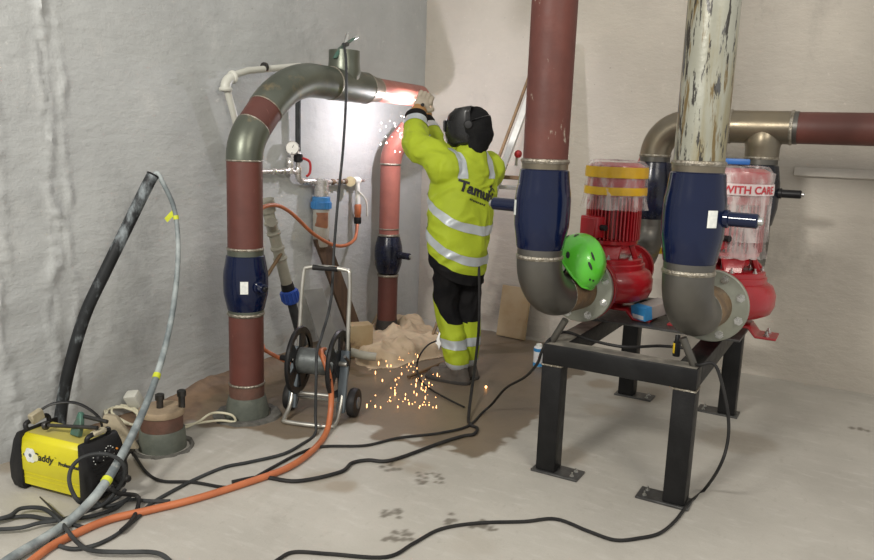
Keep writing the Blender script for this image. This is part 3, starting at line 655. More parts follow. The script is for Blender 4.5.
# filter
yF = wp(318, 195).y; zF = wp(318, 203).z
el = MB().tube(arc(V((XW, yA, zM + .08)), UP * -1, V((0, 1, 0)), .06, 8) + [V((XW + .01, yF - .07, zM + .02))], .022, 12).build('elbow', 'chromed', man)
fh = MB().lathe([(.05, .085), (.064, .08), (.066, .05), (.066, .048), (.072, .046), (.072, -.002), (.066, -.004), (.05, -.004)], (XW + .03, yF, zF - .035), UP, 24).build('filter_head', 'filter_blue', man)
mb = MB()
for k in range(16): a_ = 2 * PI * k / 16; mb.box(V((XW + .03 + math.cos(a_) * .072, yF + math.sin(a_) * .072, zF - .012)), (.006, .01, .04), rotz(a_))
tag(mb.build('grip_ribs', 'filter_blue', fh), kind='stuff')
MB().lathe([(.045, zF + .045), (.052, zF + .05), (.05, zM + .03), (.04, zM + .04), (0, zM + .042)], (XW + .03, yF, 0), UP, 20).build('filter_cap', 'chromed', fh)
MB().cyl((XW + .01, yF - .1, zM + .02), (XW + .01, yF + .12, zM + .012), .02, 12).build('port', 'chromed', fh)
MB().lathe([(.058, 0), (.06, -.05), (.056, -.25), (.05, -.275), (.03, -.285)], (XW + .03, yF, zF - .035), UP, 24).build('filter_bowl', 'clear_bowl', man)
MB().lathe([(.03, -.03), (.061, -.032), (.061, -.13), (.03, -.2)], (XW + .034, yF + .002, zF - .03), UP, 20, a0=-1.9, a1=-.1, x=(1, 0, 0)).build('filter_core', 'filter_core', man)
yT = wp(356, 190).y
pp(man, 'pipe', [V((XW, yF + .05, zM + .01)), V((XW, yT + .1, zM + .01))], .014, 'chromed', 10)
for k in (.1, .17, .25, .32, .42): fit(MB(), V((XW, yF + k, zM + .01)), V((0, 1, 0)), .02, .018).build('union', 'rust_and_shade', man)
g2 = V((XW + .03, wp(347, 190).y, zM + .01)); MB().lathe([(.01, -.03), (.036, -.03), (.038, .004), (.033, .004), (0, .004)], g2, gd, 24).build('flow_gauge', 'vial', man)
fit(MB(), V((XW, yT, zM + .01)), V((0, 1, 0)), .028, .035).build('tap_body', 'gauge_face', man)
zb_ = at(356, 222, 'x', XW).z
pp(man, 'tap_spout', [V((XW + .01, yT, zM)), V((XW + .02, yT, zb_ + .14))], .02, 'gauge_face', 12)
MB().tube(crom([V((XW + .03, yT - .02, zM - .06)), V((XW + .06, yT + .05, zM - .14)), V((XW + .06, yT + .07, zM - .26))]), .008, 8).build('tap_lever', 'gauge_face', man)
MB().lathe([(.018, 0), (.024, .01), (.024, .06), (.027, .065), (.027, .13), (.02, .14)], (XW + .02, yT, zb_), UP, 14).build('hose_connector', 'orange_hose', man)
MB().lathe([(.027, -.01), (.029, 0), (.029, .035), (.026, .04)], (XW + .02, yT, zb_), UP, 14).build('connector_collar', 'black_plastic', man)
tag(MB().tube(crom([V((XW + .02, yT, zb_)), at(354, 240, 'x', .13), at(338, 246, 'x', .21), at(315, 235, 'x', .25), at(290, 212, 'x', .28), at(272, 205, 'x', .33), at(255, 215, 'x', .36), V((.36, -2.55, .95)), V((.36, -2.5, .6)), at(262, 344, 'x', .42), at(270, 353, 'x', .5), V((.60, -2.36, .22))], 8), .0125, 10).build('water_hose', 'orange_hose', loc=None),
    'orange rubber hose looping from the wall tap behind the riser to the reel', 'hose')
# slanting waste fitting with the bright blue coupling
A = at(266, 203, 'x', .24); Bq = at(279, 262, 'x', .26); Cq = at(290, 296, 'x', .28); Dq = at(303, 345, 'x', .30)
dr = thing('drain_fitting', Dq, 'slanting grey tee fitting with a bright blue coupling above a black hose', 'plumbing')
dax = (Cq - A).normalized()
MB().tube([A - dax * .02, A + dax * .06], [.055, .048], 20).build('socket_cap', 'grey_fit', dr)
MB().tube([A + dax * .03, Cq - dax * .04], .036, 20).build('pipe', 'grey_fit', dr)
for k in (.13, .2, .30, .37): ring(MB(), A + dax * k, dax, .036, .014).build('joint_ring', 'grey_fit', dr)
MB().cyl(A + dax * .17, A + dax * .13 + V((.1, -.11, .02)), .03, 16).build('branch', 'grey_fit', dr)
MB().cyl(Bq - dax * .04 + V((.03, 0, .02)), Bq + dax * .02 + V((.02, -.14, -.05)), .012, 10).build('clamp_bolt', 'rust_and_shade', dr)
MB().tube([Cq - dax * .09, Cq - dax * .03], [.040, .045], 18).build('collar', 'black_plastic', dr)
cp = MB().lathe([(.044, -.045), (.054, -.038), (.056, .03), (.048, .045), (.04, .045)], Cq, dax, 24).build('coupling', 'blue_coupling', dr)
mb = MB(); xx = dax.orthogonal().normalized(); yy = dax.cross(xx)
for k in range(14): a_ = 2 * PI * k / 14; mb.bar(Cq - dax * .034 + (xx * math.cos(a_) + yy * math.sin(a_)) * .056, Cq + dax * .026 + (xx * math.cos(a_) + yy * math.sin(a_)) * .057, .008, .006)
tag(mb.build('grip_ribs', 'blue_coupling', cp), kind='stuff')
MB().tube([Cq + dax * .03, Cq + dax * .15, Dq], .03, 16).build('hose', 'grey_rubber', dr)
# boards leaning on the left wall
def board(name, p, ux, uy, w_, h_, th, mt, label, cat, bev=.003):
    ux, uy = V(ux).normalized(), V(uy).normalized(); nn = ux.cross(uy)
    p = V(p); b = MB(); vs = []
    for k in (0, th):
        for a_, c_ in ((-w_ / 2, 0), (w_ / 2, 0), (w_ / 2, h_), (-w_ / 2, h_)): vs.append(p + ux * a_ + uy * c_ + nn * k)
    b.add(vs, [(0, 3, 2, 1), (4, 5, 6, 7), (0, 1, 5, 4), (1, 2, 6, 5), (2, 3, 7, 6), (3, 0, 4, 7)])
    return tag(b.build(name, mt, bevel=bev, loc=p), label, cat)
pb = at(338, 345, 'x', .20); board('timber_plank', V((.215, -1.20, .02)), (.25, 1, 0), (-.145, -.33, .88), .13, .93, .03, 'wood_dark', 'dark brown plank leaning on the wall beneath the water filter', 'plank')
board('metal_sheet', V((.30, -1.62, .02)), (.3, 1, 0), (-.18, -.05, .55), .16, .55, .006, 'sheet', 'narrow grey sheet standing behind the hose reel', 'sheet', .001)
wb = at(330, 352, 'z', .02)
board('timber_block', V((.27, -1.32, .02)), (.6, .8, 0), (0, 0, 1), .17, .24, .12, 'wood', 'short brown timber block on the ground between plank and hose reel', 'block')
# ------------------------------------------------------------------ hose reel cart
RO = V((.835, -2.485, 0)); RA = math.atan2(.30, .93); F = frame(RO, RA)
rl = thing('hose_reel_cart', RO, 'two-wheeled hose reel cart with black discs and pale tube handle', 'hose reel')
W2 = .15
def loc(*p): return F @ V(p)
MB(F).tube(crom([(-W2, .06, .28), (-W2, -.05, .08), (-W2, -.13, .022), (-W2 + .035, -.165, .016), (W2 - .035, -.165, .016), (W2, -.13, .022), (W2, -.05, .08), (W2, .06, .28)], 6), .0125, 10).build('base_tube', 'tube_steel', rl)
MB(F).tube(crom([(-W2 - .0, .06, .26), (-W2 + .002, .085, .50), (-W2 + .008, .12, .80), (-W2 + .045, .13, .855), (W2 - .045, .13, .855), (W2 - .008, .12, .80), (W2 - .002, .085, .5), (W2, .06, .26)], 6), .0125, 10).build('handle', 'tube_steel', rl)
MB(F).cyl((-.085, .131, .856), (.065, .131, .856), .0165, 12).build('handle_grip', 'black_rubber', rl)
MB(F).cyl((-W2, .0, .135), (W2, .0, .135), .011, 10).build('cross_bar', 'tube_steel', rl)
MB(F).cyl((-W2 - .035, .07, .085), (W2 + .035, .07, .085), .012, 10).build('axle', 'tube_steel', rl)
for s in (-1, 1):
    MB(F).bar((s * (W2 + .0), .045, .40), (s * (W2 - .003), -.025, .05), .03, .05, (1, 0, 0)).build('side_frame', 'blue_grey', rl, bevel=.004)
    wl = MB(F).lathe([(.03, -.026), (.062, -.026), (.08, -.022), (.085, -.012), (.085, .012), (.08, .022), (.062, .026), (.03, .026)], (s * (W2 + .045), .07, .085), (1, 0, 0), 28).build('wheel', 'black_rubber', rl)
    MB(F).lathe([(.034, -.02), (.034, .03), (.016, .034), (0, .034)], (s * (W2 + .045), .07, .085), (s, 0, 0), 18).build('hub', 'blue_grey', wl)
    # slotted disc: rim, hub plate and spokes
    xd = s * .118; ax = (s, 0, 0); o_ = (xd, .01, .33)
    dsc = MB(F).lathe([(.158, -.008), (.192, -.010), (.197, 0), (.192, .012), (.158, .006)], o_, ax, 40, caps=False)
    dsc.lathe([(.0, .006), (.075, .008), (.082, .0), (.075, -.006), (0, -.006)], o_, ax, 30)
    for k in range(5):
        a0 = 2 * PI * k / 5; vs = []
        xx, yy = V((0, 1, 0)), V((0, 0, 1))
        for rr, hw in ((.07, .33), (.165, .26)):
            for da in (-hw, -hw * .33, hw * .33, hw):
                for th in (-.005, .005): vs.append(V(o_) + (xx * math.cos(a0 + da) + yy * math.sin(a0 + da)) * rr + V((th, 0, 0)))
        fs = []
        for i in range(3):
            p_, q_ = 2 * i, 8 + 2 * i
            fs += [(p_, p_ + 2, q_ + 2, q_), (p_ + 1, q_ + 1, q_ + 3, p_ + 3)]
        fs += [(0, 8, 9, 1), (6, 7, 15, 14), (0, 1, 3, 2), (8, 10, 11, 9)]
        dsc.add(vs, fs)
    dsc.build('disc', 'black_plastic', rl)
MB(F).cyl((-.112, .01, .33), (.112, .01, .33), .075, 28).build('drum', 'drum', rl)
MB(F).cyl((-.17, .01, .33), (.17, .01, .33), .014, 12).build('spindle', 'tube_steel', rl)
MB(F).tube([(W2 + .005, .01, .33), (W2 + .03, .01, .33), (W2 + .035, -.02, .36), (W2 + .035, -.075, .40)], .009, 8).build('crank', 'dark_tool', rl)
MB(F).cyl((-W2 - .005, .0, .33), (-W2 - .085, .02, .33), .017, 12).build('hose_inlet', 'black_plastic', rl)
# the delivery hose from the drum across the floor
ho = [loc(.03, .02, .40), loc(.035, -.05, .405), at(327, 368, 'x', .955), at(331, 390, 'x', .985), at(330.5, 412, 'x', 1.005)] + fl([(326, 433), (313, 450), (287, 468), (243, 484), (195, 499), (150, 510), (108, 520), (75, 534), (50, 547), (25, 566), (-10, 590)], .016)
tag(MB().tube(crom(ho, 10), .0165, 12).build('delivery_hose', 'orange_hose'), 'thick orange hose from the reel drum snaking over the floor past the yellow welder', 'hose')
# ------------------------------------------------------------------ floor stub
S0 = V((.455, -3.275, 0))
st_ = thing('capped_stub', S0, 'short rusty capped pipe stub with two pegs standing in the floor', 'pipe stub')
MB().lathe([(.118, -.02), (.118, .02), (.112, .10), (.108, .105)], S0, UP, 36).build('sleeve', 'green_grey', st_)
MB().lathe([(.104, .08), (.104, .18), (.1, .185)], S0, UP, 36).build('pipe', 'rust_stub', st_)
MB().lathe([(.11, .18), (.112, .187), (.112, .207), (.108, .213), (0, .215)], S0, UP, 36).build('lid', 'dust_lid', st_)
for dx, dy, h in ((.0, -.01, .075), (.075, .065, .09)):
    MB().lathe([(.017, .21), (.017, .21 + h - .03), (.023, .21 + h - .028), (.023, .21 + h), (.014, .215 + h)], S0 + V((dx, dy, 0)), UP, 12).build('peg', 'dark_tool', st_)
def rough_ring(name, c, r0, r1, h, mt, seed, lab, cat):
    vs = []; n = 60
    for i, (r, z) in enumerate(((r0, -.01), (r0 + .01, h * .7), ((r0 + r1) / 2, h), (r1 - .012, h * .8), (r1, -.01))):
        for k in range(n):
            a = 2 * PI * k / n; q = noise.noise(V((math.cos(a) * 3, math.sin(a) * 3, seed + i * .6)))
            vs.append(V(c) + V((math.cos(a) * (r + q * .014), math.sin(a) * (r + q * .014), z + q * .008)))
    return tag(MB().add(vs, [(i * n + k, i * n + (k + 1) % n, (i + 1) * n + (k + 1) % n, (i + 1) * n + k) for i in range(4) for k in range(n)]).build(name, mt, loc=c), lab, cat)
rough_ring('floor_grout', S0, .125, .165, .010, 'mortar', 2, 'broken mortar ring in the floor round the capped stub', 'mortar')
rough_ring('floor_grout', P0, .127, .20, .016, 'mortar', 6, 'crumbling mortar ring round the foot of the tall welded riser', 'mortar')
# ------------------------------------------------------------------ black conduit and grey hose
co = [at(x, y, 'x', d) for x, y, d in ((57, 430, .07), (62, 405, .08), (70, 365, .10), (85, 315, .14), (105, 272, .2), (128, 225, .26), (146, 188, .31), (153, 175, .325))]
co[0] = V((.10, co[1].y - .05, .02))
ct = thing('conduit', co[0], 'dusty black conduit tube curving up out of the floor beside grey wall', 'conduit')
cp = crom(co, 8); MB().tube(cp, .030, 16, caps=False).build('tube', 'conduit', ct)
MB().lathe([(.0, -.03), (.026, -.03)], cp[-1], cp[-1] - cp[-2], 16).build('bore', 'ink', ct); ring(MB(), cp[-1], cp[-1] - cp[-2], .028, .006).build('rim', 'black_plastic', ct)
gh = [cp[-1] - (cp[-1] - cp[-2]).normalized() * .04, cp[-1] + V((.01, .015, .01))] + [at(x, y, 'x', d) for x, y, d in ((163, 183, .36), (174, 208, .38), (178, 240, .41), (177, 275, .44), (172, 315, .47), (163, 355, .52), (151, 392, .60), (137, 425, .70))] + \
     [at(118, 462, 'x', .815), at(97, 494, 'x', .875), at(72, 519, 'z', .03), at(45, 538, 'z', .025), at(15, 556, 'z', .025), at(-20, 580, 'z', .025)]
gt = thing('grey_hose', cp[-1], 'worn pale grey hose dropping from the conduit mouth past the yellow welder', 'hose')
gp = crom(gh, 8); rr = [.012 + .008 * min(1, max(0, (i - 30) / 60)) for i in range(len(gp))]
MB().tube(gp, rr, 12).build('tube', 'cable_worn', gt)
for i in (26, 60, 84): MB().tube([gp[i], gp[i + 1]], rr[i] + .0025, 12).build('tape', 'tie_yellow', gt)
MB().add([gp[24] + V(p) for p in ((0, 0, 0), (-.05, -.02, -.055), (-.035, -.015, -.075), (.01, 0, -.03))] + [gp[24] + V(p) + V((.004, -.004, 0)) for p in ((0, 0, 0), (-.05, -.02, -.055), (-.035, -.015, -.075), (.01, 0, -.03))], [(0, 1, 2, 3), (7, 6, 5, 4), (0, 4, 5, 1), (1, 5, 6, 2), (2, 6, 7, 3), (3, 7, 4, 0)]).build('tape_tail', 'tie_yellow', gt)
# ------------------------------------------------------------------ yellow welding machine
WO = V((.495, -3.825, 0)); WA = math.atan2(.145, .99); Fw = frame(WO, WA)
wm = thing('welding_machine', WO, 'yellow and black portable welding machine on the floor by grey wall', 'welding machine')
L_, D_, H_ = .34, .185, .265
prof = [(-D_ / 2, .03), (-D_ / 2, .09), (-D_ / 2 - .006, .105), (-D_ / 2 - .006, .2), (-D_ / 2, .245), (-D_ / 2 + .02, H_), (D_ / 2 - .02, H_), (D_ / 2, .245), (D_ / 2 + .006, .2), (D_ / 2 + .006, .105), (D_ / 2, .09), (D_ / 2, .03)]
mb = MB(Fw); k = len(prof); vs = [(-L_ / 2, a, b) for a, b in prof] + [(L_ / 2, a, b) for a, b in prof]
mb.add(vs, [tuple(range(k)), tuple(range(k, 2 * k))[::-1]] + [(i, (i + 1) % k, k + (i + 1) % k, k + i) for i in range(k)])
case = mb.build('case', 'yellow', wm, bevel=.003)
for z in (.065, .085, .155, .175): MB(Fw).box((0, -D_ / 2 - (.0055 if z > .1 else .0), z), (L_ - .004, .003, .004)).build('pressed_rib', 'yellow', case)
MB(Fw).box((0, 0, H_ + .0006), (L_ - .02, D_ - .05, .001)).build('dusty_top', 'dust_yellow', case)
for s in (-1, 1):
    ep = [(0, .012), (.055, .012), (.075, .05), (.078, .12), (.045, .235), (.02, .275), (0, .28)]
    mb = MB(Fw); k = len(ep)
    vs = [(s * (L_ / 2 - .004 + a), -D_ / 2 - .012, b) for a, b in ep] + [(s * (L_ / 2 - .004 + a), D_ / 2 + .012, b) for a, b in ep]
    en = mb.add(vs, [tuple(range(k)), tuple(range(k, 2 * k))[::-1]] + [(i, (i + 1) % k, k + (i + 1) % k, k + i) for i in range(k)]).build('end_housing', 'black_plastic', wm, bevel=.008, seg=2)
    for j in range(9):
        z = .04 + j * .02
        MB(Fw).box((s * (L_ / 2 + (.066 if z < .12 else .07 - (z - .12) * .29)), 0, z), (.012, D_ - .02, .007)).build('vent_rib', 'black_plastic', en)
    for dy in (-1, 1): MB(Fw).box((s * (L_ / 2 + .02), dy * (D_ / 2 - .02), .008), (.04, .03, .016)).build('foot', 'black_rubber', en, bevel=.003)
# control face: sloping upper panel with knobs
nrm = V((.115, 0, .033)).normalized(); pc = V((L_ / 2 + .051, 0, .20))
for dy, z, r in ((-.045, .205, .018), (.02, .212, .016)):
    p = V((L_ / 2 - .004 + .045 + (.235 - z) * .287 + .004, dy, z)); ax = V((1, 0, .287))
    kb = MB(Fw).lathe([(r, -.004), (r, .008), (r * .8, .014), (0, .015)], p, ax, 18).build('knob', 'black_plastic', wm)
    for j in range(9):
        a = -2.2 + 4.4 * j / 8; q = p + V((-.001, math.sin(a) * r * 1.5, math.cos(a) * r * 1.5)) + V((-.287, 0, 1)) * 0
        MB(Fw).box(q + V((-(math.cos(a) * r * 1.5) * .287, 0, 0)), (.004, .003, .003)).build('tick', 'label', kb)
MB(Fw).box((L_ / 2 + .058, .055, .215), (.008, .006, .006)).build('indicator', mat('amber_lamp', (.8, .3, .05), (.7, .25, .04), 10, .3), wm)
for dy in (-.05, .05): MB(Fw).lathe([(.026, 0), (.026, .015), (.018, .017), (.016, .05), (.012, .055)], (L_ / 2 + .072, dy, .085), (1, 0, 0), 18).build('socket', 'black_rubber', wm)
for s in (-1, 1): MB(Fw).tube(crom([(s * (L_ / 2 + .005), -.06, .272), (s * (L_ / 2 + .012), -.05, .30), (s * (L_ / 2 + .012), .05, .30), (s * (L_ / 2 + .005), .06, .272)], 5), .011, 10).build('carry_bar', 'black_plastic', wm)
MB(Fw).box((L_ / 2 + .012, 0, .303), (.03, .075, .022)).build('grip', 'pale_tan', wm, bevel=.006)
MB(Fw).box((-L_ / 2 + .0, -.01, .318), (.03, .065, .05), Matrix.Rotation(.25, 3, 'X')).build('strap_buckle', 'pale_tan', wm, bevel=.005)
MB(Fw).tube(crom([(-L_ / 2 - .01, .0, .33), (-L_ / 2 + .04, .05, .365), (-L_ / 2 + .12, .11, .36), (-L_ / 2 + .19, .16, .29), (-L_ / 2 + .2, .17, .22)], 8), .011, 8, squash=.5).build('shoulder_strap', 'black_plastic', wm)
def flat_text(body, size, x, z, yoff, mt, name, parent, bold=0, shear=0):
    vs, fs = text2d(body, size, bold, shear); y = -D_ / 2 - .006 - yoff
    return MB(Fw).add([(x + v.x, y, z + v.y) for v in vs], fs).build(name, mt, parent)
flat_text('Caddy', .046, -.102, .163, .0025, 'ink', 'printed_word', case, .0012, .25)
flat_text('\u2122', .014, .028, .186, .0025, 'ink', 'printed_mark', case)
flat_text('Professional', .024, .05, .1625, .0025, 'ink', 'printed_word', case, .0012, .1)
# round flower sticker over the first letter
mb = MB(Fw); c_ = V((-.112, -D_ / 2 - .0092, .178))
for k in range(6):
    a = 2 * PI * k / 6; mb.lathe([(.018, -.0012), (.018, .0008), (0, .001)], c_ + V((math.cos(a) * .017, 0, math.sin(a) * .017)), (0, -1, 0), 14)
stk = mb.build('sticker', 'label', case)
MB(Fw).lathe([(.009, 0), (0, .0012)], c_ + V((0, -.0012, 0)), (0, -1, 0), 12).build('sticker_centre', 'blue_grey', stk)
MB(Fw).lathe([(.017, -.001), (.017, .0006), (0, .001)], V((-.082, -D_ / 2 - .0095, .172)), (0, -1, 0), 14).build('sticker', mat('pale_yellow_sticker', (.72, .72, .45), (.66, .66, .4), 10, .5), case)
MB(Fw).lathe([(.006, -.001), (.006, .0006), (0, .001)], V((-.15, -D_ / 2 - .0085, .175)), (0, -1, 0), 10).build('printed_dot', 'ink', case)
# G-clamp lying on the machine
CO = WO + Matrix.Rotation(WA, 3, 'Z') @ V((.09, -.02, H_ + .001)); Fc = Matrix.Translation(CO) @ Matrix.Rotation(WA - .12, 4, 'Z')
gc = thing('screw_clamp', CO, 'green cast clamp with dark screw bar lying on top of the yellow welder', 'clamp')
MB(Fc).prism([(-.03, 0), (.028, 0), (.03, .05), (.018, .10), (0, .105), (-.01, .07), (-.028, .03)], (-.02, .012, .002), (1, 0, .0), (0, .25, 1), .024).build('jaw', 'tool_green', gc, bevel=.004)
MB(Fc).cyl((-.155, -.035, .036), (.10, .02, .062), .0085, 10).build('screw', 'dark_tool', gc)
MB(Fc).lathe([(.017, 0), (.02, .004), (.02, .016), (.012, .02)], (-.16, -.036, .034), (-1, -.2, -.1), 14).build('screw_pad', 'dark_tool', gc)
MB(Fc).cyl((-.01, .03, .09), (.125, .05, .085), .009, 10).build('tommy_bar', 'dark_tool', gc)
# offcut behind
mb = MB(); o_ = V((.34, -3.46, .03)); mb.prism([(-.08, 0), (.12, 0), (.08, .08), (.02, .17), (-.04, .18), (-.07, .1)], o_, (.8, .55, 0), (-.2, .12, .95), .05)
tag(mb.build('stone_offcut', 'stone', bevel=.012, seg=2, loc=o_), 'rough tan stone slab propped behind the yellow welder', 'stone')
# cream cable coil with box
so = at(125, 423, 'z', .03)
cb = thing('power_cord', so, 'tangled cream power cord with a square socket beside the capped stub', 'cord')
pts = [so + V((math.cos(k * .9) * (.10 + .03 * math.sin(k * 2.1)), math.sin(k * .9) * (.07 + .02 * math.cos(k * 1.3)), .0 + .06 * abs(math.sin(k * .45)) + .01)) for k in range(24)]
pts += [V((.34, -3.10, .02)), V((.40, -3.0, .03)), V((.45, -2.93, .075)), V((.52, -2.86, .06)), V((.53, -2.84, .015)), V((.47, -2.91, .03)), V((.36, -3.04, .02))]
MB().tube(crom(pts, 6), .0065, 8).build('cord', 'white_wire', cb)
MB().box(so + V((-.03, .09, .10)), (.075, .06, .10), Matrix.Rotation(.5, 3, 'X') @ rotz(.4)).build('socket_box', 'pvc', cb, bevel=.008, seg=2)
# ------------------------------------------------------------------ cables
def cable(name, pts, r, mt, label, n=7, cat='cable', seg=8):
    return tag(MB().tube(crom(pts, n), r, seg).build(name, mt), label, cat)
CZ = .009
tee_top = TEE + UP * .2
gl = [tee_top + V((.06, -.09, .045)), at(346, 60, 'x', .575), at(346, 100, 'x', .585), at(343, 150, 'x', .61), at(338, 200, 'x', .64), at(334, 250, 'x', .675), at(331, 300, 'x', .72), at(322, 335, 'x', .80), at(317, 352, 'x', .90), at(316, 385, 'x', .955), at(315.5, 415, 'x', .965)] + fl([(315, 434), (302, 444), (283, 454), (250, 462), (225, 467), (200, 477), (180, 487), (152, 503), (138, 517), (120, 532), (107, 540), (92, 546), (73, 549), (58, 545), (52, 538), (55, 529), (66, 523), (78, 526), (92, 529)], CZ)
cable('ground_cable', gl, .0085, 'grey_rubber', 'long black cable hanging from the ground clamp past the reel handle to the floor')
cable('mains_cable', [V((.70, -3.70, .12)), at(131, 452, 'z', .03)] + fl([(146, 472), (162, 481), (192, 482), (222, 487), (236, 486), (252, 479), (275, 466), (300, 453), (323, 446.5), (365, 445.5), (398, 438), (440, 433), (468, 426), (482, 413)], CZ) + [at(492, 404, 'y', -1.86), at(506, 388, 'y', -2.0), at(525, 377, 'y', -2.18), at(537, 364, 'y', -2.36), at(542, 351, 'y', -2.44), at(550, 339, 'z', .674), at(566, 332, 'z', .672), at(590, 340, 'z', .672), at(625, 347, 'z', .672), at(660, 346, 'z', .672), at(690, 350, 'z', .672), V((2.89, -2.41, .669)), at(714, 364, 'y', -2.42), at(723, 388, 'y', -2.42), at(728.5, 420, 'y', -2.42), at(727, 445, 'y', -2.42), at(719, 468, 'y', -2.42)] + fl([(704, 490), (689, 503), (676, 520), (660, 533), (640, 538), (615, 540), (588, 531), (556, 519), (524, 521.5), (478, 523), (441, 529), (414, 543), (386, 557), (331, 554), (295, 552), (279, 559), (262, 572)], CZ), .0075, 'black_rubber', 'long thin black cable crossing the floor and draped over the black pump frame')
cable('torch_cable', fl([(232, 482), (262, 477), (297, 481), (340, 472), (352, 463), (368, 460), (392, 460), (440, 443), (463, 436), (474, 434), (477, 428), (470, 424)], CZ + .002) + [at(469, 412, 'z', .03), V((1.355, -1.50, .22)), V((1.345, -1.46, .45)), V((1.30, -1.40, .75)), V((1.26, -1.36, .86))], .0095, 'black_rubber', 'thick black torch cable rising from the wet floor beside the worker\'s leg')
cable('welding_lead', fl([(-15, 522), (9, 516), (21, 508.5), (41, 508), (53.5, 515), (64, 526), (75, 540), (90, 550), (120, 552), (150, 552), (164, 556), (174, 566)], .03), .009, 'grey_rubber', 'dusty black lead curling over the orange hose in front of yellow welder')
tag(MB().tube([at(40, 497, 'z', .05), at(63, 519, 'z', .042)], [.003, .0075], 8).build('welding_electrode', 'dark_tool'), 'thin dark electrode stub lying on the cables before the yellow welder', 'electrode')
for k, (off, lab) in enumerate(((0, 'black lead lying uppermost in the tangle at the welder front'), (5, 'black lead lying lowest in the tangle at the welder front'))):
    cable('welding_lead', fl([(-15, 521 + off), (26, 516 + off * 1.6), (47, 519 + off), (71, 519 + off * .6), (96, 515 + off * .8), (116, 508 + off), (128, 500 + off), (150, 501 + off * .3), (170, 501)] if k == 0 else [(-15, 530), (19, 528), (39, 523), (60, 520), (85, 512), (105, 504), (118, 497), (125, 490)], .014 + .012 * k), .0085, 'grey_rubber', lab)
sck = Fw @ V((L_ / 2 + .12, -.05, .085))
cable('welding_lead', [sck, sck + V((.05, .0, -.01)), at(137, 496, 'z', .04)] + fl([(138, 506), (132, 520), (121, 531)], .02), .0095, 'black_rubber', 'short black lead plugged into the welder\'s control end')
lc = at(98, 487, 'x', .80)
cable('lead_loop', [lc + V((.0 + .02 * math.sin(2 * a), .0, 0)) + V((.45, .87, 0)).normalized() * math.cos(a) * .105 + UP * (math.sin(a) * .118 + .03) for a in [2 * PI * k / 14 - 2 for k in range(14)]] + fl([(90, 500), (105, 506), (120, 503), (130, 497)], .02), .0085, 'grey_rubber', 'grey lead looped upright against the control end of the yellow welder')
# ground clamp gripping the rim of the tee
Fg = Matrix.Translation(tee_top + V((.02, -.09, 0))) @ Matrix.Rotation(1.05, 4, 'Z')
cl = thing('ground_clamp', tee_top, 'spring ground clamp biting the rim of the open steel tee', 'clamp')
MB(Fg).prism([(-.035, -.045), (-.015, -.045), (.02, .0), (.06, .045), (.115, .085), (.11, .097), (.05, .062), (.0, .02)], (0, .014, .0), (1, 0, 0), (0, 0, 1), .028).build('jaw', 'tool_green', cl, bevel=.003)
MB(Fg).prism([(.005, -.055), (.02, -.055), (.03, .0), (.06, .05), (.07, .12), (.055, .12), (.04, .06), (.015, .01)], (0, .012, .0), (1, 0, 0), (0, 0, 1), .024).build('jaw', 'chrome', cl, bevel=.003)
MB(Fg).cyl((.048, -.03, .045), (.048, .03, .045), .014, 12).build('spring', 'dark_tool', cl)
MB(Fg).cyl((.10, 0, .085), (.135, 0, .105), .011, 10).build('grip', 'chrome', cl)
# ------------------------------------------------------------------ canvas heap and boards
def tarp():
    c = V((.42, -.98, 0)); nu, nv = 110, 150; vs = []; ids = {}; fs = []
    ou = [tuple(v)[:2] for v in fl([(350, 354), (356, 366), (368, 371), (392, 367), (420, 362), (446, 356), (446, 340), (430, 334), (408, 324), (396, 322), (375, 326), (356, 338)], 0)]
    for j in range(nv):
        for i in range(nu):
            x = -.05 + 1.05 * i / (nu - 1); y = -1.65 + 1.45 * j / (nv - 1)
            d = float(sdf(np.array([x]), np.array([y]), ou)[0]) + .05 * noise.noise(V((x * 6, y * 6, 2)))
            if d > .02: continue
            e = max(0, min(1, -d / .10)); e = e * (2 - e)
            u = x * .75 - y * .66; v = x * .66 + y * .75
            wv = noise.noise(V((u * 2.2, v * 2.2, 4))) * .5
            f1 = (1 - abs(noise.noise(V((u * 1.6 + wv, v * 4.2 + wv, 9))))) ** 2.5; f2 = (1 - abs(noise.noise(V((u * 5 + wv, v * 2.0 - wv, 3))))) ** 4
            z = .012 + e * (.035 + .075 * f1 + .045 * f2 + .018 * (1 - abs(noise.noise(V((u * 13, v * 9, 6))))) ** 3 + .06 * noise.noise(V((x * 1.9, y * 1.9, 1))))
            rr_ = math.hypot(x - C0.x, y - C0.y)
            if rr_ < .10: z = min(z, .05)
            ids[(i, j)] = len(vs); vs.append((x, y, max(.008, z) if d < -.012 else .006))
    for j in range(nv - 1):
        for i in range(nu - 1):
            q = [(i, j), (i + 1, j), (i + 1, j + 1), (i, j + 1)]
            if all(k in ids for k in q): fs.append(tuple(ids[k] for k in q))
    for _ in range(1):
        zs = [v[2] for v in vs]
        for (i, j), k in ids.items():
            nb = [zs[ids[q]] for q in ((i + 1, j), (i - 1, j), (i, j + 1), (i, j - 1)) if q in ids]
            if len(nb) == 4: vs[k] = (vs[k][0], vs[k][1], zs[k] * .4 + sum(nb) * .15)
    o = MB().add(vs, fs).build('canvas_sheet', 'tarp', loc=c, angle=60)
    sd = o.modifiers.new('thickness', 'SOLIDIFY'); sd.thickness = .005; sd.offset = -1
    tag(o, 'crumpled dirty canvas sheet heaped on the ground round the corner riser', 'canvas')
tarp()
tag(MB().cyl(at(408, 377, 'z', .02), at(447, 361, 'z', .025), .012, 10).build('steel_rod', 'rust_and_shade'), 'rusty rod lying on the wet floor before the canvas heap', 'rod')
tag(MB().tube(crom([at(352, 352, 'z', .12), at(362, 355, 'z', .13), at(376, 357, 'z', .12)], 4), .03, 14).build('pipe_offcut', 'grey_fit'), 'short grey pipe offcut lying on the canvas sheet next to reel cart', 'pipe')
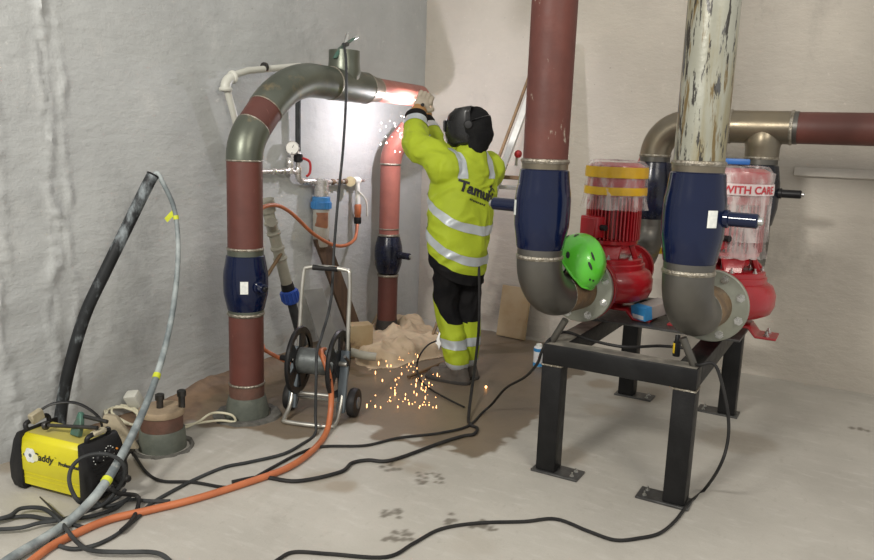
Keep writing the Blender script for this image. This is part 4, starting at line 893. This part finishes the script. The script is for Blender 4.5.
cable('wire_tail', [at(436, 341, 'z', .16), at(428, 345, 'z', .17), at(420, 355, 'z', .13), at(417, 366, 'z', .05), at(420, 380, 'z', .02), at(432, 390, 'z', .01), at(448, 399, 'z', .01), at(464, 407, 'z', .01)], .006, 'black_rubber', 'thin black wire trailing from the canvas past the worker\'s boot')
board('plywood_offcut', V((1.0, -.135, .004)), (.285, -.03, 0), (-.02, .24, 1), .275, .43, .018, 'wood', 'stained beige plywood offcut leaning against the back wall', 'board')
# folded stepladder leaning on the back wall
u_ = V((1.09, -.35, 1.83)); d_ = V((.92, -.65, .94)); ld = (u_ - d_).normalized(); b0 = d_ - ld * (.94 / ld.z - .005); t0 = u_ + ld * .42
la = thing('step_ladder', b0, 'folded aluminium stepladder slanting up the back wall behind the worker', 'ladder')
MB().bar(b0, t0, .05, .075, (.3, -1, 0)).build('stile', 'alu', la, bevel=.004)
MB().bar(b0 + V((-.10, .05, 0)), t0 + V((-.10, .05, -.05)), .022, .03, (.3, -1, 0)).build('stile', 'rust_and_shade', la, bevel=.003)  # shade painted in: brown colour stands for aluminium in shade
for k in (.25, .50, .75, 1.0, 1.36, 1.44):
    p = b0 + ld * k; ex = .19 if k > 1.2 else .0
    MB().bar(p + V((-.1, .05, 0)), p + V((ex, .06, 0)), .07, .028).build('tread', 'alu' if k != 1.44 else 'rust_and_shade', la, bevel=.003)
p = at(518, 154, 'y', -.42); MB().lathe([(0, 0), (.028, .002), (.03, .012), (.02, .02), (0, .021)], p, (.5, -.85, 0), 20).build('lock_knob', 'red_tool', la)
MB().bar(p + V((-.01, .01, .0)), p + V((-.015, .01, -.09)), .012, .02).build('knob_arm', 'alu', la)
# ------------------------------------------------------------------ small things on and round the pump frame
hc = V((2.258, -2.215, 1.045))
he = thing('safety_helmet', hc, 'bright green safety helmet with dark vents resting on the steel flange', 'helmet')
Hm = Matrix.Translation(hc) @ (Matrix.Rotation(-.55, 4, 'Z') @ Matrix.Rotation(.62, 4, 'Y') @ Matrix.Rotation(-.35, 4, 'X'))
def hs(th, ph, off=0):
    # th from crown (0) to rim, ph around; x is the long axis
    sx, sy, sz = .148 + off, .125 + off, .142 + off
    rx = 1 + .02 * math.cos(2 * ph)
    r_ = math.sin(th); z_ = math.cos(th)
    rid = .008 * math.exp(-(math.sin(ph) * r_ / .22) ** 2) + .004 * math.exp(-((abs(math.sin(ph)) * r_ - .55) / .12) ** 2)
    return V((sx * r_ * math.cos(ph) * rx, sy * r_ * math.sin(ph), sz * z_ + rid - .02))
def shell(off, t1, n=48, m_=18):
    vs = []; fs = []
    for i in range(m_ + 1):
        for k in range(n):
            ph = 2 * PI * k / n; th = (t1 + .10 * math.cos(2 * ph)) * i / m_; vs.append(hs(th, ph, off))
    for i in range(m_):
        for k in range(n): fs.append((i * n + k, (i + 1) * n + k, (i + 1) * n + (k + 1) % n, i * n + (k + 1) % n))
    return vs, fs
sh = MB(Hm); vs, fs = shell(0, 1.75); sh.add(vs, fs); vs2, fs2 = shell(-.006, 1.75); sh.add(vs2, [f[::-1] for f in fs2])
n = 48; b_ = len(vs); sh.f += [(18 * n + k, b_ + 18 * n + k, b_ + 18 * n + (k + 1) % n, 18 * n + (k + 1) % n) for k in range(n)]
hsh = sh.build('shell', 'helmet', he, angle=50)
MB(Hm).tube([hs(1.75 + .10 * math.cos(2 * a), a, .001) for a in [2 * PI * k / 40 for k in range(40)]], .006, 8, closed=True).build('rim', 'helmet', he)
for (t_, p_, w_, h_) in ((.75, -.75, .20, .06), (1.08, -.62, .16, .06), (.75, .75, .20, .06), (1.1, .65, .16, .06), (.8, -2.4, .2, .07), (1.15, -2.45, .18, .06), (.8, 2.4, .2, .07), (1.15, 2.45, .18, .06), (1.35, -1.5, .12, .08), (1.35, 1.5, .12, .08), (1.45, -.3, .05, .04), (1.45, -.15, .05, .04)):
    vs = [hs(t_ + math.sin(a) * h_ + math.cos(a) * w_ * .35, p_ + math.cos(a) * w_, .0015) for a in [2 * PI * k / 10 for k in range(10)]] + [hs(t_, p_, .002)]
    MB(Hm).add(vs, [(k, (k + 1) % 10, 10) for k in range(10)]).build('vent', 'ink', hsh)
ml = MB(Hm); vs, fs = shell(-.02, 1.7, 24, 8); ml.add(vs, fs).build('liner', 'black_plastic', he)
for s in (-1, 1): MB(Hm).tube(crom([hs(1.7, s * 1.2, -.01), hs(1.7, s * 1.2, -.01) + V((0, -s * .02, -.07)), V((.03, 0, -.16))], 5), .008, 8, squash=.4).build('chin_strap', 'black_plastic', he)
# carton on the mounting plate
cx = at(641, 321, 'z', TZ + .014); Fb = Matrix.Translation(cx) @ Matrix.Rotation(1.05, 4, 'Z') @ Matrix.Translation((0, 0, .012)) @ Matrix.Rotation(-.16, 4, 'Y')
bx = thing('small_carton', cx, 'small blue and grey carton lying on the plate between the pumps', 'box')
MB(Fb).box((.08, 0, .036), (.20, .10, .07)).build('body', 'box_grey', bx, bevel=.002)
MB(Fb).box((-.0212, 0, .036), (.003, .101, .071)).build('end_print', 'box_blue', bx)
MB(Fb).box((.006, 0, .0365), (.05, .1015, .0715)).build('sleeve_print', 'box_blue', bx)
MB(Fb).box((-.0235, .0, .018), (.002, .08, .022)).build('white_panel', 'box_white', bx)
# marker pen on the front beam
mk = V((at(677, 352, 'z', TZ).x, TY0 + .065, TZ + .002)); mk = at(676, 356, 'z', TZ + .002)
mt_ = thing('marker_pen', mk, 'black and yellow marker standing upright on the front beam of frame', 'marker')
MB().lathe([(.016, 0), (.017, .003), (.017, .068), (.015, .07)], mk, UP, 16).build('barrel', 'black_plastic', mt_)
MB().lathe([(.0172, .015), (.0178, .016), (.0178, .062), (.0172, .063)], mk, UP, 16, a0=1.7, a1=4.4, x=(1, 0, 0)).build('label_band', 'marker_yellow', mt_)
MB().lathe([(.012, .07), (.012, .098), (.009, .102)], mk, UP, 14).build('cap', 'black_plastic', mt_)
# spray can on the floor
cn = V((1.50, -.76, .003))
sc = thing('spray_can', cn, 'white and blue can standing on the floor beyond the frame leg', 'can')
MB().lathe([(.036, 0), (.038, .003), (.038, .14), (.034, .148), (.03, .15)], cn, UP, 24).build('body', 'can_white', sc)
MB().lathe([(.0385, .005), (.0388, .006), (.0388, .03), (.0385, .031)], cn, UP, 24).build('blue_band', 'box_blue', sc)
MB().lathe([(.0385, .115), (.0388, .116), (.0388, .138), (.0385, .139)], cn, UP, 24).build('blue_band', 'box_blue', sc)
MB().lathe([(.022, .148), (.022, .165), (.018, .17)], cn, UP, 20).build('cap', 'label', sc)
MB().lathe([(.012, -.001), (.012, .0012), (0, .002)], cn + V((.021, -.033, .075)), (.53, -.85, 0), 14).build('red_mark', 'red_text', sc)
# little red level perched on the left header elbow
lv = at(640, 158, 'y', YD - .02); Fv = Matrix.Translation(lv) @ Matrix.Rotation(.55, 4, 'Z')
lt = thing('torpedo_level', lv, 'small red level with two round vials propped on the steel header elbow', 'level')
lx = V((.33, 0, 1)).normalized()
MB(Fv).bar(V((0, 0, -.04)), V((0, 0, -.04)) + lx * .24, .026, .04, (0, 1, 0)).build('body', 'red_tool', lt, bevel=.003)
for k in (.12, .18):
    p = V((0, -.016, -.04)) + lx * k
    vr = MB(Fv).lathe([(.014, 0), (.024, 0), (.025, .008), (.024, .012), (.014, .012)], p, (0, -1, 0), 20).build('vial_ring', 'ink', lt)
    MB(Fv).lathe([(.016, .002), (.016, .011), (0, .012)], p, (0, -1, 0), 16).build('vial', 'vial', vr)
# yellow bar tied across the header legs, seen between pump and valve
yz = at(665, 251, 'y', YD + .115).z
tag(MB().bar((xa - .03, YD + .115, yz), (xb + .06, YD + .115, yz), .03, .045).build('spirit_level', 'marker_yellow', loc=(xa, YD + .115, yz), bevel=.003), 'long yellow level strapped across the header legs behind the red pumps', 'level')
# ------------------------------------------------------------------ worker
WK = at(466, 381, 'z', 0); WK.z = 0; TH = math.radians(160)
Fk = frame(WK, TH - PI / 2)          # local x = right, y = forward, z = up
LEAN = .14
def K(r, f, z):
    """a point of the figure; the upper body is shifted towards the work"""
    s = max(0, min(1, (z - .85) / .6)); s = s * s * (3 - 2 * s)
    return V((r, f, z)) + (Fk.to_3x3().inverted() @ V((-.47, .88, .03))) * LEAN * s
def loft(mb, rings, n=28, p=2.4):
    """rings: (centre, half width along x, half depth along y, tilt about x)"""
    vs = []
    for c, a, b, tl in rings:
        c = V(c); R = Matrix.Rotation(tl, 3, 'X')
        for k in range(n):
            t = 2 * PI * k / n; ct, st = math.cos(t), math.sin(t)
            vs.append(c + R @ V((a * math.copysign(abs(ct) ** (2 / p), ct), b * math.copysign(abs(st) ** (2 / p), st), 0)))
    m_ = len(rings)
    fs = [(i * n + k, i * n + (k + 1) % n, (i + 1) * n + (k + 1) % n, (i + 1) * n + k) for i in range(m_ - 1) for k in range(n)]
    fs += [tuple(range(n))[::-1], tuple(range((m_ - 1) * n, m_ * n))]
    return mb.add(vs, fs)
def limb(mb, pts, rs, n=16, sub=5):
    P = crom([V(p) for p in pts], sub); m_ = len(pts)
    R_ = []
    for i in range(len(P)):
        t = i / sub; k = min(int(t), m_ - 2); u = t - k; u = u * u * (3 - 2 * u); R_.append(rs[k] * (1 - u) + rs[k + 1] * u)
    mb.tube(P, R_, n); mb.ball(P[0], R_[0], 12); mb.ball(P[-1], R_[-1], 12); return mb
def remesh(mb, vox, smooth=2, fac=.5, wr=0, ws=14, wst=(1, 1, 1), seed=0):
    me = mb.mesh('tmp'); o = bpy.data.objects.new('tmp', me); COL.objects.link(o)
    r = o.modifiers.new('r', 'REMESH'); r.mode = 'VOXEL'; r.voxel_size = vox
    if smooth: q = o.modifiers.new('s', 'SMOOTH'); q.iterations = smooth; q.factor = fac
    out = bpy.data.meshes.new_from_object(o.evaluated_get(bpy.context.evaluated_depsgraph_get()))
    bpy.data.objects.remove(o); bpy.data.meshes.remove(me)
    if wr:
        no = [v.normal.copy() for v in out.vertices]
        for v, nn in zip(out.vertices, no):
            c = v.co; q = V((c.x * wst[0], c.y * wst[1], c.z * wst[2])) * ws + V((seed, 0, 0))
            w_ = noise.noise(q + V((noise.noise(q * .5), 0, noise.noise(q * .5 + V((7, 0, 0))))) * 1.2)
            v.co = c + nn * (wr * (1 - 2.2 * abs(w_)))
    out.update(); fin(out, 70); return out
def local(name, me, mt, parent): return obj(name, me, mt, parent)
man_ = thing('person', WK, 'worker in yellow hi-vis jacket and black welding mask, arms raised to the pipe', 'person')
man_.rotation_euler = (0, 0, TH - PI / 2)
# joints (right, forward, up)
HIPL, HIPR = V((-.115, .11, .90)), V((.06, .10, .90))
KNL, KNR = V((-.085, .12, .50)), V((.06, .07, .50))
ANL, ANR = V((-.075, .02, .10)), V((.05, .07, .10))
SHL, SHR = K(-.21, .04, 1.445), K(.165, .04, 1.445)
inv = Fk.inverted()
DK = ((Fk @ K(0, .03, 1.4)) - CAM).dot(_f)
def atd(x, y, dd):
    d = _f * FPX + _r * (x - 437) - _u * (y - 280); return inv @ (CAM + d * ((DK + dd) / FPX))
ELL, WRL, HNDL = atd(417, 146, -.02), atd(416, 117, .14), atd(427, 95, .20)
ELR, WRR, HNDR = atd(441, 156, .26), atd(423, 122, .36), atd(428, 103, .40)
NECK, HEAD = K(-.02, .02, 1.53), K(-.03, .02, 1.678)
# continuous body under the clothes
b = MB()
for h, k, a, s in ((HIPL, KNL, ANL, -1), (HIPR, KNR, ANR, 1)):
    limb(b, [h, (h + k) / 2, k, (k + a) / 2 + V((0, -.015, .03)), a], [.085, .075, .055, .055, .04])
    limb(b, [a + V((0, -.03, -.04)), a + V((0, .06, -.055)), a + V((0, .15, -.07))], [.035, .035, .025])
loft(b, [(V((-.02, .10, .84)), .15, .10, 0), (V((-.02, .10, .95)), .16, .105, 0), (K(-.03, .09, 1.1), .135, .09, 0), (K(-.03, .07, 1.28), .16, .105, 0), (K(-.03, .05, 1.40), .17, .10, 0), (K(-.03, .03, 1.48), .10, .07, 0), (K(-.03, .02, 1.52), .06, .06, 0)])
limb(b, [K(-.03, .02, 1.48), K(-.03, .015, 1.58)], [.058, .055])
b.ball(HEAD, .105, 20, (.76, .95, 1.12))
HF = Matrix.Rotation(math.radians(36), 3, 'Z') @ Matrix.Rotation(math.radians(-6), 3, 'X')
def hp(x, y, z): return HEAD + HF @ V((x, y, z))
b.ball(hp(0, .1, -.015), .016, 10, (.8, 1, 1.5)); b.ball(hp(0, .085, -.065), .022, 10, (1.3, .7, .5)); b.ball(hp(-.08, -.01, -.01), .026, 10, (.4, .8, 1.2)); b.ball(hp(.08, -.01, -.01), .026, 10, (.4, .8, 1.2))
b.ball(hp(0, .06, -.09), .04, 12)
for s_, e_, w_ in ((SHL, ELL, WRL), (SHR, ELR, WRR)): limb(b, [s_, (s_ + e_) / 2, e_, (e_ + w_) / 2, w_], [.06, .052, .043, .04, .03])
local('body', remesh(b, .011, 2), 'skin', man_)
# trousers
b = MB()
for h, k, a in ((HIPL, KNL, ANL), (HIPR, KNR, ANR)):
    limb(b, [h, h * .55 + k * .45, k + V((0, .01, .02)), k * .5 + a * .5 + V((0, -.01, 0)), a + V((0, -.005, .05))], [.108, .096, .080, .076, .072], 18)
loft(b, [(V((-.028, .10, .82)), .15, .11, 0), (V((-.028, .10, .92)), .172, .13, 0), (K(-.03, .095, 1.02), .175, .13, 0)])
tm = remesh(b, .010, 3, .5, .010, 8, (1.4, 1.4, .8), 3)
def cut(src, planes, name, mt, parent, off=0, extra=None):
    """copy of a garment mesh kept on the inner side of each plane (point, normal) and offset outwards"""
    bm = bmesh.new(); bm.from_mesh(src)
    if off:
        bm.normal_update(); no = [v.normal.copy() for v in bm.verts]
        for v, q in zip(bm.verts, no): v.co += q * off
    for p, nn in planes:
        bmesh.ops.bisect_plane(bm, geom=bm.verts[:] + bm.edges[:] + bm.faces[:], plane_co=V(p), plane_no=V(nn), clear_outer=True)
    if extra:
        bmesh.ops.delete(bm, geom=[f for f in bm.faces if not extra(f.calc_center_median())], context='FACES')
    bmesh.ops.delete(bm, geom=[v for v in bm.verts if not v.link_faces], context='VERTS')
    me = bpy.data.meshes.new(name); bm.to_mesh(me); bm.free(); fin(me, 70)
    return local(name, me, mt, parent)
trs = local('trousers', tm, 'trouser', man_)
isl = lambda c: c.x < -.003; isr = lambda c: c.x >= -.003
zk = V((0, -.25, 1)).normalized()
for side, k_, a_ in ((isl, KNL, ANL), (isr, KNR, ANR)):
    lo = cut(tm, [((k_.x, k_.y, .43), (0, -.25, 1)), ((0, 0, .07), (0, 0, -1))], 'hi_vis_panel', 'hivis', trs, .004, side)
    for z0, z1 in ((.25, .31), (.085, .15)):
        cut(tm, [((k_.x, k_.y, z1), (0, -.06, 1)), ((k_.x, k_.y, z0), (0, .06, -1))], 'reflective_band', 'reflect', trs, .0075, side)
cut(tm, [((KNL.x, KNL.y + .03, .53), (0, -1.1, 1)), ((0, 0, .40), (0, 0, -1))], 'knee_panel', 'hivis', trs, .0055, isl)
# jacket
b = MB()
TR = lambda f, z: K(-.035, f + .015, z)
loft(b, [(TR(.09, .66), .185, .155, 0), (TR(.09, .80), .205, .165, 0), (TR(.085, .95), .21, .165, 0), (TR(.075, 1.10), .225, .172, 0), (TR(.055, 1.25), .238, .178, 0), (TR(.04, 1.36), .235, .165, 0), (TR(.02, 1.44), .20, .135, 0), (TR(.005, 1.50), .13, .105, 0), (TR(0, 1.55), .085, .085, 0), (TR(0, 1.575), .075, .08, 0)], 32, 2.3)
for s_, e_, w_ in ((SHL, ELL, WRL), (SHR, ELR, WRR)):
    wd_ = (w_ - e_).normalized()
    limb(b, [s_ + V((0, 0, -.03)), s_ * .55 + e_ * .45, e_, e_ * .5 + w_ * .5, w_ - wd_ * .02], [.118, .104, .088, .078, .066], 18)
jm = remesh(b, .010, 4, .5, .013, 7, (1.1, 1.1, 1.5), 11)
NB = V((.12, -.52, 1)); c0 = TR(.05, 1.2)
def bp(d): return V((c0.x, c0.y, d + .40 * c0.y - .40 * .25 + .0))     # plane offset measured at the waist line
jk = cut(jm, [(V((0, c0.y, .875)), -NB)], 'jacket', 'hivis', man_, 0)
tors = lambda c: c.z < 1.33
for z0, z1, mt_k, of in ((1.105, 1.165, 'reflect', .004), (.905, .965, 'reflect', .004)):
    cut(jm, [(V((0, c0.y, z1)), NB), (V((0, c0.y, z0)), -NB)], 'reflective_band', mt_k, jk, of, tors)
cut(jm, [(V((0, c0.y, .845)), NB), (V((0, c0.y, .765)), -NB)], 'dark_hem', 'trouser', jk, -.004, tors)
cut(jm, [(V((0, c0.y, .88)), NB), (V((0, c0.y, .84)), -NB)], 'hem_edge', 'hivis', jk, -.001, tors)
# shoulder strap of reflective tape
for sx in (-.115, .125):
    cut(jm, [((c0.x + sx + .03, 0, 0), (1, 0, 0)), ((c0.x + sx - .03, 0, 0), (-1, 0, 0)), ((0, 0, 1.37), (0, 0, -1))], 'shoulder_band', 'reflect', jk, .004, lambda c: c.z < 1.56 and c.y < SHL.y + .10)
# sleeve ends
for e_, w_ in ((ELL, WRL), (ELR, WRR)):
    wd_ = (w_ - e_).normalized(); L0 = (w_ - e_).length
    near = lambda c, w_=w_: (c - w_).length < .17
    cut(jm, [(w_ - wd_ * .045, wd_), (w_ - wd_ * .10, -wd_)], 'sleeve_band', 'reflect', jk, .004, near)
    MB(Fk).tube([w_ - wd_ * .05, w_ - wd_ * .02, w_ + wd_ * .015], [.078, .083, .070], 18).v
    q = MB(); q.tube([w_ - wd_ * .055, w_ - wd_ * .03, w_ + wd_ * .005, w_ + wd_ * .02], [.074, .082, .078, .06], 20)
    local('cuff', q.mesh('cuff'), 'hood', jk)
# printed back: company word, leaf marks, small line
bv = BVHTree.FromPolygons([v.co.copy() for v in jm.vertices], [tuple(p.vertices) for p in jm.polygons])
bx_ = V((1, 0, -.34)).normalized(); by_ = V((.34, 0, 1)).normalized(); org = TR(0, 1.20) + V((-.16, -.5, .10))
def on_back(vs, fs, mt_n, name, dx, dz):
    out = []
    for v in vs:
        p = org + bx_ * (v.x + dx) + by_ * (v.y + dz); h = bv.ray_cast(p, V((0, 1, 0)))
        out.append((h[0] if h[0] else p + V((0, .3, 0))) + V((0, -.0045, 0)))
    q = MB(); q.add(out, fs); local(name, q.mesh(name), mt_n, jk)
def fine(vs, fs, it=2):
    bm = bmesh.new(); vv = [bm.verts.new(v) for v in vs]
    for f in fs:
        try: bm.faces.new([vv[i] for i in f])
        except ValueError: pass
    for _ in range(it):
        bmesh.ops.subdivide_edges(bm, edges=[e for e in bm.edges if e.calc_length() > .02], cuts=1)
        bmesh.ops.triangulate(bm, faces=bm.faces)
    bm.verts.index_update(); a = [v.co.copy() for v in bm.verts]; c = [tuple(v.index for v in f.verts) for f in bm.faces]; bm.free(); return a, c
on_back(*fine(*text2d('Tamuhi', .096, .0042)), 'ink', 'printed_word', 0, 0)
for k in range(9):
    x_ = .085 + k * .015; on_back([V((x_, -.03, 0)), V((x_ + .010, -.03, 0)), V((x_ + .010, -.042 + .005 * (k % 2), 0)), V((x_, -.042, 0))], [(0, 1, 2, 3)], 'ink', 'printed_mark', 0, 0)
for lx_, lz_, an in ((.262, .098, .5), (.292, .085, -.4), (.255, .07, 1.0)):
    pts = [V((math.cos(a) * .021 * math.cos(an) - math.sin(a) * .009 * math.sin(an), math.cos(a) * .021 * math.sin(an) + math.sin(a) * .009 * math.cos(an), 0)) for a in [2 * PI * k / 10 for k in range(10)]]
    on_back(pts + [V((0, 0, 0))], [(k, (k + 1) % 10, 10) for k in range(10)], 'ink', 'printed_leaf', lx_ - .01, lz_ + .005)
# boots
for a_ in (ANL, ANR):
    FR = Matrix.Translation(a_) @ Matrix.Rotation(math.radians(24), 4, 'Z')
    q = MB(FR); limb(q, [(0, -.01, .05), (0, -.01, -.03)], [.064, .058], 16)
    loft(q, [(V((0, .055, -.094)), .052, .158, 0), (V((0, .055, -.06)), .055, .154, 0), (V((0, .035, -.03)), .052, .125, 0), (V((0, .0, .0)), .052, .078, 0)], 24, 2.6)
    q.ball((0, .14, -.053), .053, 14, (1, 1.15, .75))
    bt = local('boot', remesh(q, .008, 2), 'boot', man_)
    q = MB(FR); loft(q, [(V((0, .06, -.1)), .056, .166, 0), (V((0, .06, -.078)), .058, .168, 0)], 24, 2.8); local('sole', q.mesh('sole', bevel=.003), 'sole', bt)
# gloves: palm, four curled fingers and a thumb, with leather cuff
def glove(w_, h_, side, toward, S=1.3):
    d = (h_ - w_).normalized(); nrm_ = (toward - h_); nrm_ = (nrm_ - d * nrm_.dot(d)).normalized()   # palm faces the torch
    lat = d.cross(nrm_) * side
    q = MB(); pc_ = w_ + d * .075 * S
    for k in range(4):
        base = pc_ + d * .045 * S + lat * (-.033 + .022 * k) * S; L0 = (.034, .040, .037, .029)[k] * S
        p1 = base + d * L0 * .9 + nrm_ * .006; p2 = p1 + (d * .35 + nrm_ * .95).normalized() * L0 * .9; p3 = p2 + (nrm_ * .6 - d * .8).normalized() * L0 * .7
        q.tube(crom([base - d * .02, base, p1, p2, p3], 4), [.0122 * S] * 13 + [.0115 * S] * 3 + [.010 * S], 10); q.ball(p3, .010 * S, 8)
    tb_ = pc_ - d * .01 - lat * .038 * S
    t1 = tb_ + (lat * -.022 + d * .025 + nrm_ * .012) * S; t2 = t1 + (d * .022 + nrm_ * .026 + lat * .006) * S; t3 = t2 + (d * .008 + nrm_ * .018 + lat * .014) * S
    q.tube(crom([tb_ + lat * .02, tb_, t1, t2, t3], 4), .0135 * S, 10); q.ball(t3, .0125 * S, 8)
    B = Matrix((lat, nrm_, d)).transposed()
    q.ball(pc_, S, 14, (.046, .023, .056), B); q.tube([w_ - d * .01, w_ + d * .05], [.045, .044], 14)
    g_ = local('glove', remesh(q, .0048, 1), 'glove', man_)
    q = MB(); q.tube([w_ - d * .03, w_ + d * .02, w_ + d * .075], [.066, .060, .050], 18); local('glove_cuff', q.mesh('glove_cuff'), 'glove_cuff', g_)
    return pc_ + nrm_ * .03 * S, d, nrm_, lat
arcl = inv @ ARC
gL = glove(WRL, HNDL, 1, arcl); gR = glove(WRR, HNDR, -1, arcl)
# head: hood, mask shell, headband dial, lens
q = MB(); q.ball(hp(0, -.015, .015), .128, 22, (.86, 1.0, 1.05), HF)
limb(q, [hp(0, -.055, -.03), K(-.03, -.01, 1.57)], [.095, .085])
hm = remesh(q, .009, 3, .5, .006, 12)
cut(hm, [(hp(0, .02, 0), HF @ V((0, 1, -.15)))], 'hood', 'hood', man_, 0)
# mask: extruded section, curved in plan, with chin taper
secs = [(.128, .03, .10), (.122, .095, .106), (.088, .142, .108), (.035, .168, .108), (-.04, .176, .105), (-.095, .165, .096), (-.125, .135, .078)]
vs = []; n = 18
for z_, y_, hw in secs:
    for k in range(n + 1):
        a = PI * k / n; x_ = hw * math.copysign(abs(math.cos(a)) ** .75, math.cos(a)); d_y = (abs(math.sin(a)) ** .8)
        vs.append(hp(x_, -.02 + (y_ + .02) * d_y if z_ < .12 else -.03 + (y_ + .03) * d_y, z_ + .02))
fs = [(i * (n + 1) + k, i * (n + 1) + k + 1, (i + 1) * (n + 1) + k + 1, (i + 1) * (n + 1) + k) for i in range(len(secs) - 1) for k in range(n)]
fs.append(tuple(range(n + 1)))
q = MB(); q.add(vs, fs); mk_ = local('welding_mask', q.mesh('welding_mask', angle=50), 'mask', man_)
sd = mk_.modifiers.new('thickness', 'SOLIDIFY'); sd.thickness = .005; sd.offset = -1
q = MB(); R3 = HF @ Matrix.Rotation(.06, 3, 'X'); q.box(hp(0, .166, .035), (.115, .016, .075), R3); local('lens_frame', q.mesh('lens_frame', bevel=.004), 'black_plastic', mk_)
q = MB(); q.box(hp(0, .175, .035), (.095, .004, .055), R3); local('lens', q.mesh('lens'), 'mask_glass', mk_)
for s_ in (-1, 1):
    q = MB(); q.lathe([(.03, 0), (.03, .012), (.024, .018), (0, .02)], hp(s_ * .102, -.005, .03), HF @ V((s_, 0, 0)), 18); local('pivot_knob', q.mesh('pivot_knob'), 'black_plastic', mk_)
q = MB(); q.tube([hp(.108 * math.cos(a), -.012 + .112 * math.sin(a), .05 + .03 * -math.sin(a)) for a in [PI + PI * k / 20 for k in range(21)]], .011, 8, squash=.4); local('headband', q.mesh('headband'), 'mask', mk_)
# electrode holder in the gloved hand, and its electrode reaching to the arc
gp_ = Fk @ gL[0]; tip = ARC + V((.012, -.012, -.004)); td = (tip - gp_).normalized()
eh = thing('electrode_holder', gp_, 'black electrode holder with a thin welding rod gripped in the raised glove', 'tool')
MB().tube([gp_ - td * .10, gp_ - td * .07, gp_ + td * .06, gp_ + td * .09], [.012, .016, .015, .011], 12).build('handle', 'black_plastic', eh)
MB().cyl(gp_ + td * .09, tip, .0028, 8).build('electrode', 'dark_tool', eh)
# ------------------------------------------------------------------ sparks
def sparks(name, spots, mt_n, label):
    q = MB()
    for p, r, st_ in spots: q.ball(p, r, 6, (1, 1, st_))
    return tag(q.build(name, mt_n), label, 'sparks', kind='stuff')
rs = random.Random(21); sp = []
for k in range(110):
    x = rs.gauss(412, 18); y = rs.uniform(352, 408) 
    if not 362 < x < 446: continue
    if 440 < x and y > 372: continue
    p = at(x, y, 'z', rs.uniform(.006, .10)); sp.append((p, rs.uniform(.0016, .0042), rs.choice((1, 1.2, 2.5, 4))))
sp += [(at(486, 387, 'z', .012), .009, 1.2), (at(476, 353, 'z', .05), .006, 1)]
sparks('floor_sparks', sp, 'spark', 'orange welding sparks bouncing on the wet floor')
sp = []
for k in range(34):
    d = V((rs.gauss(-.05, .08), rs.gauss(-.07, .08), -abs(rs.gauss(0, .13)))); sp.append((ARC + d + V((.0, .0, -.02)), rs.uniform(.002, .005), rs.choice((1, 1.5))))
sparks('arc_sparks', sp, 'hot_spark', 'white-hot sparks spraying below the weld on the overhead pipe')
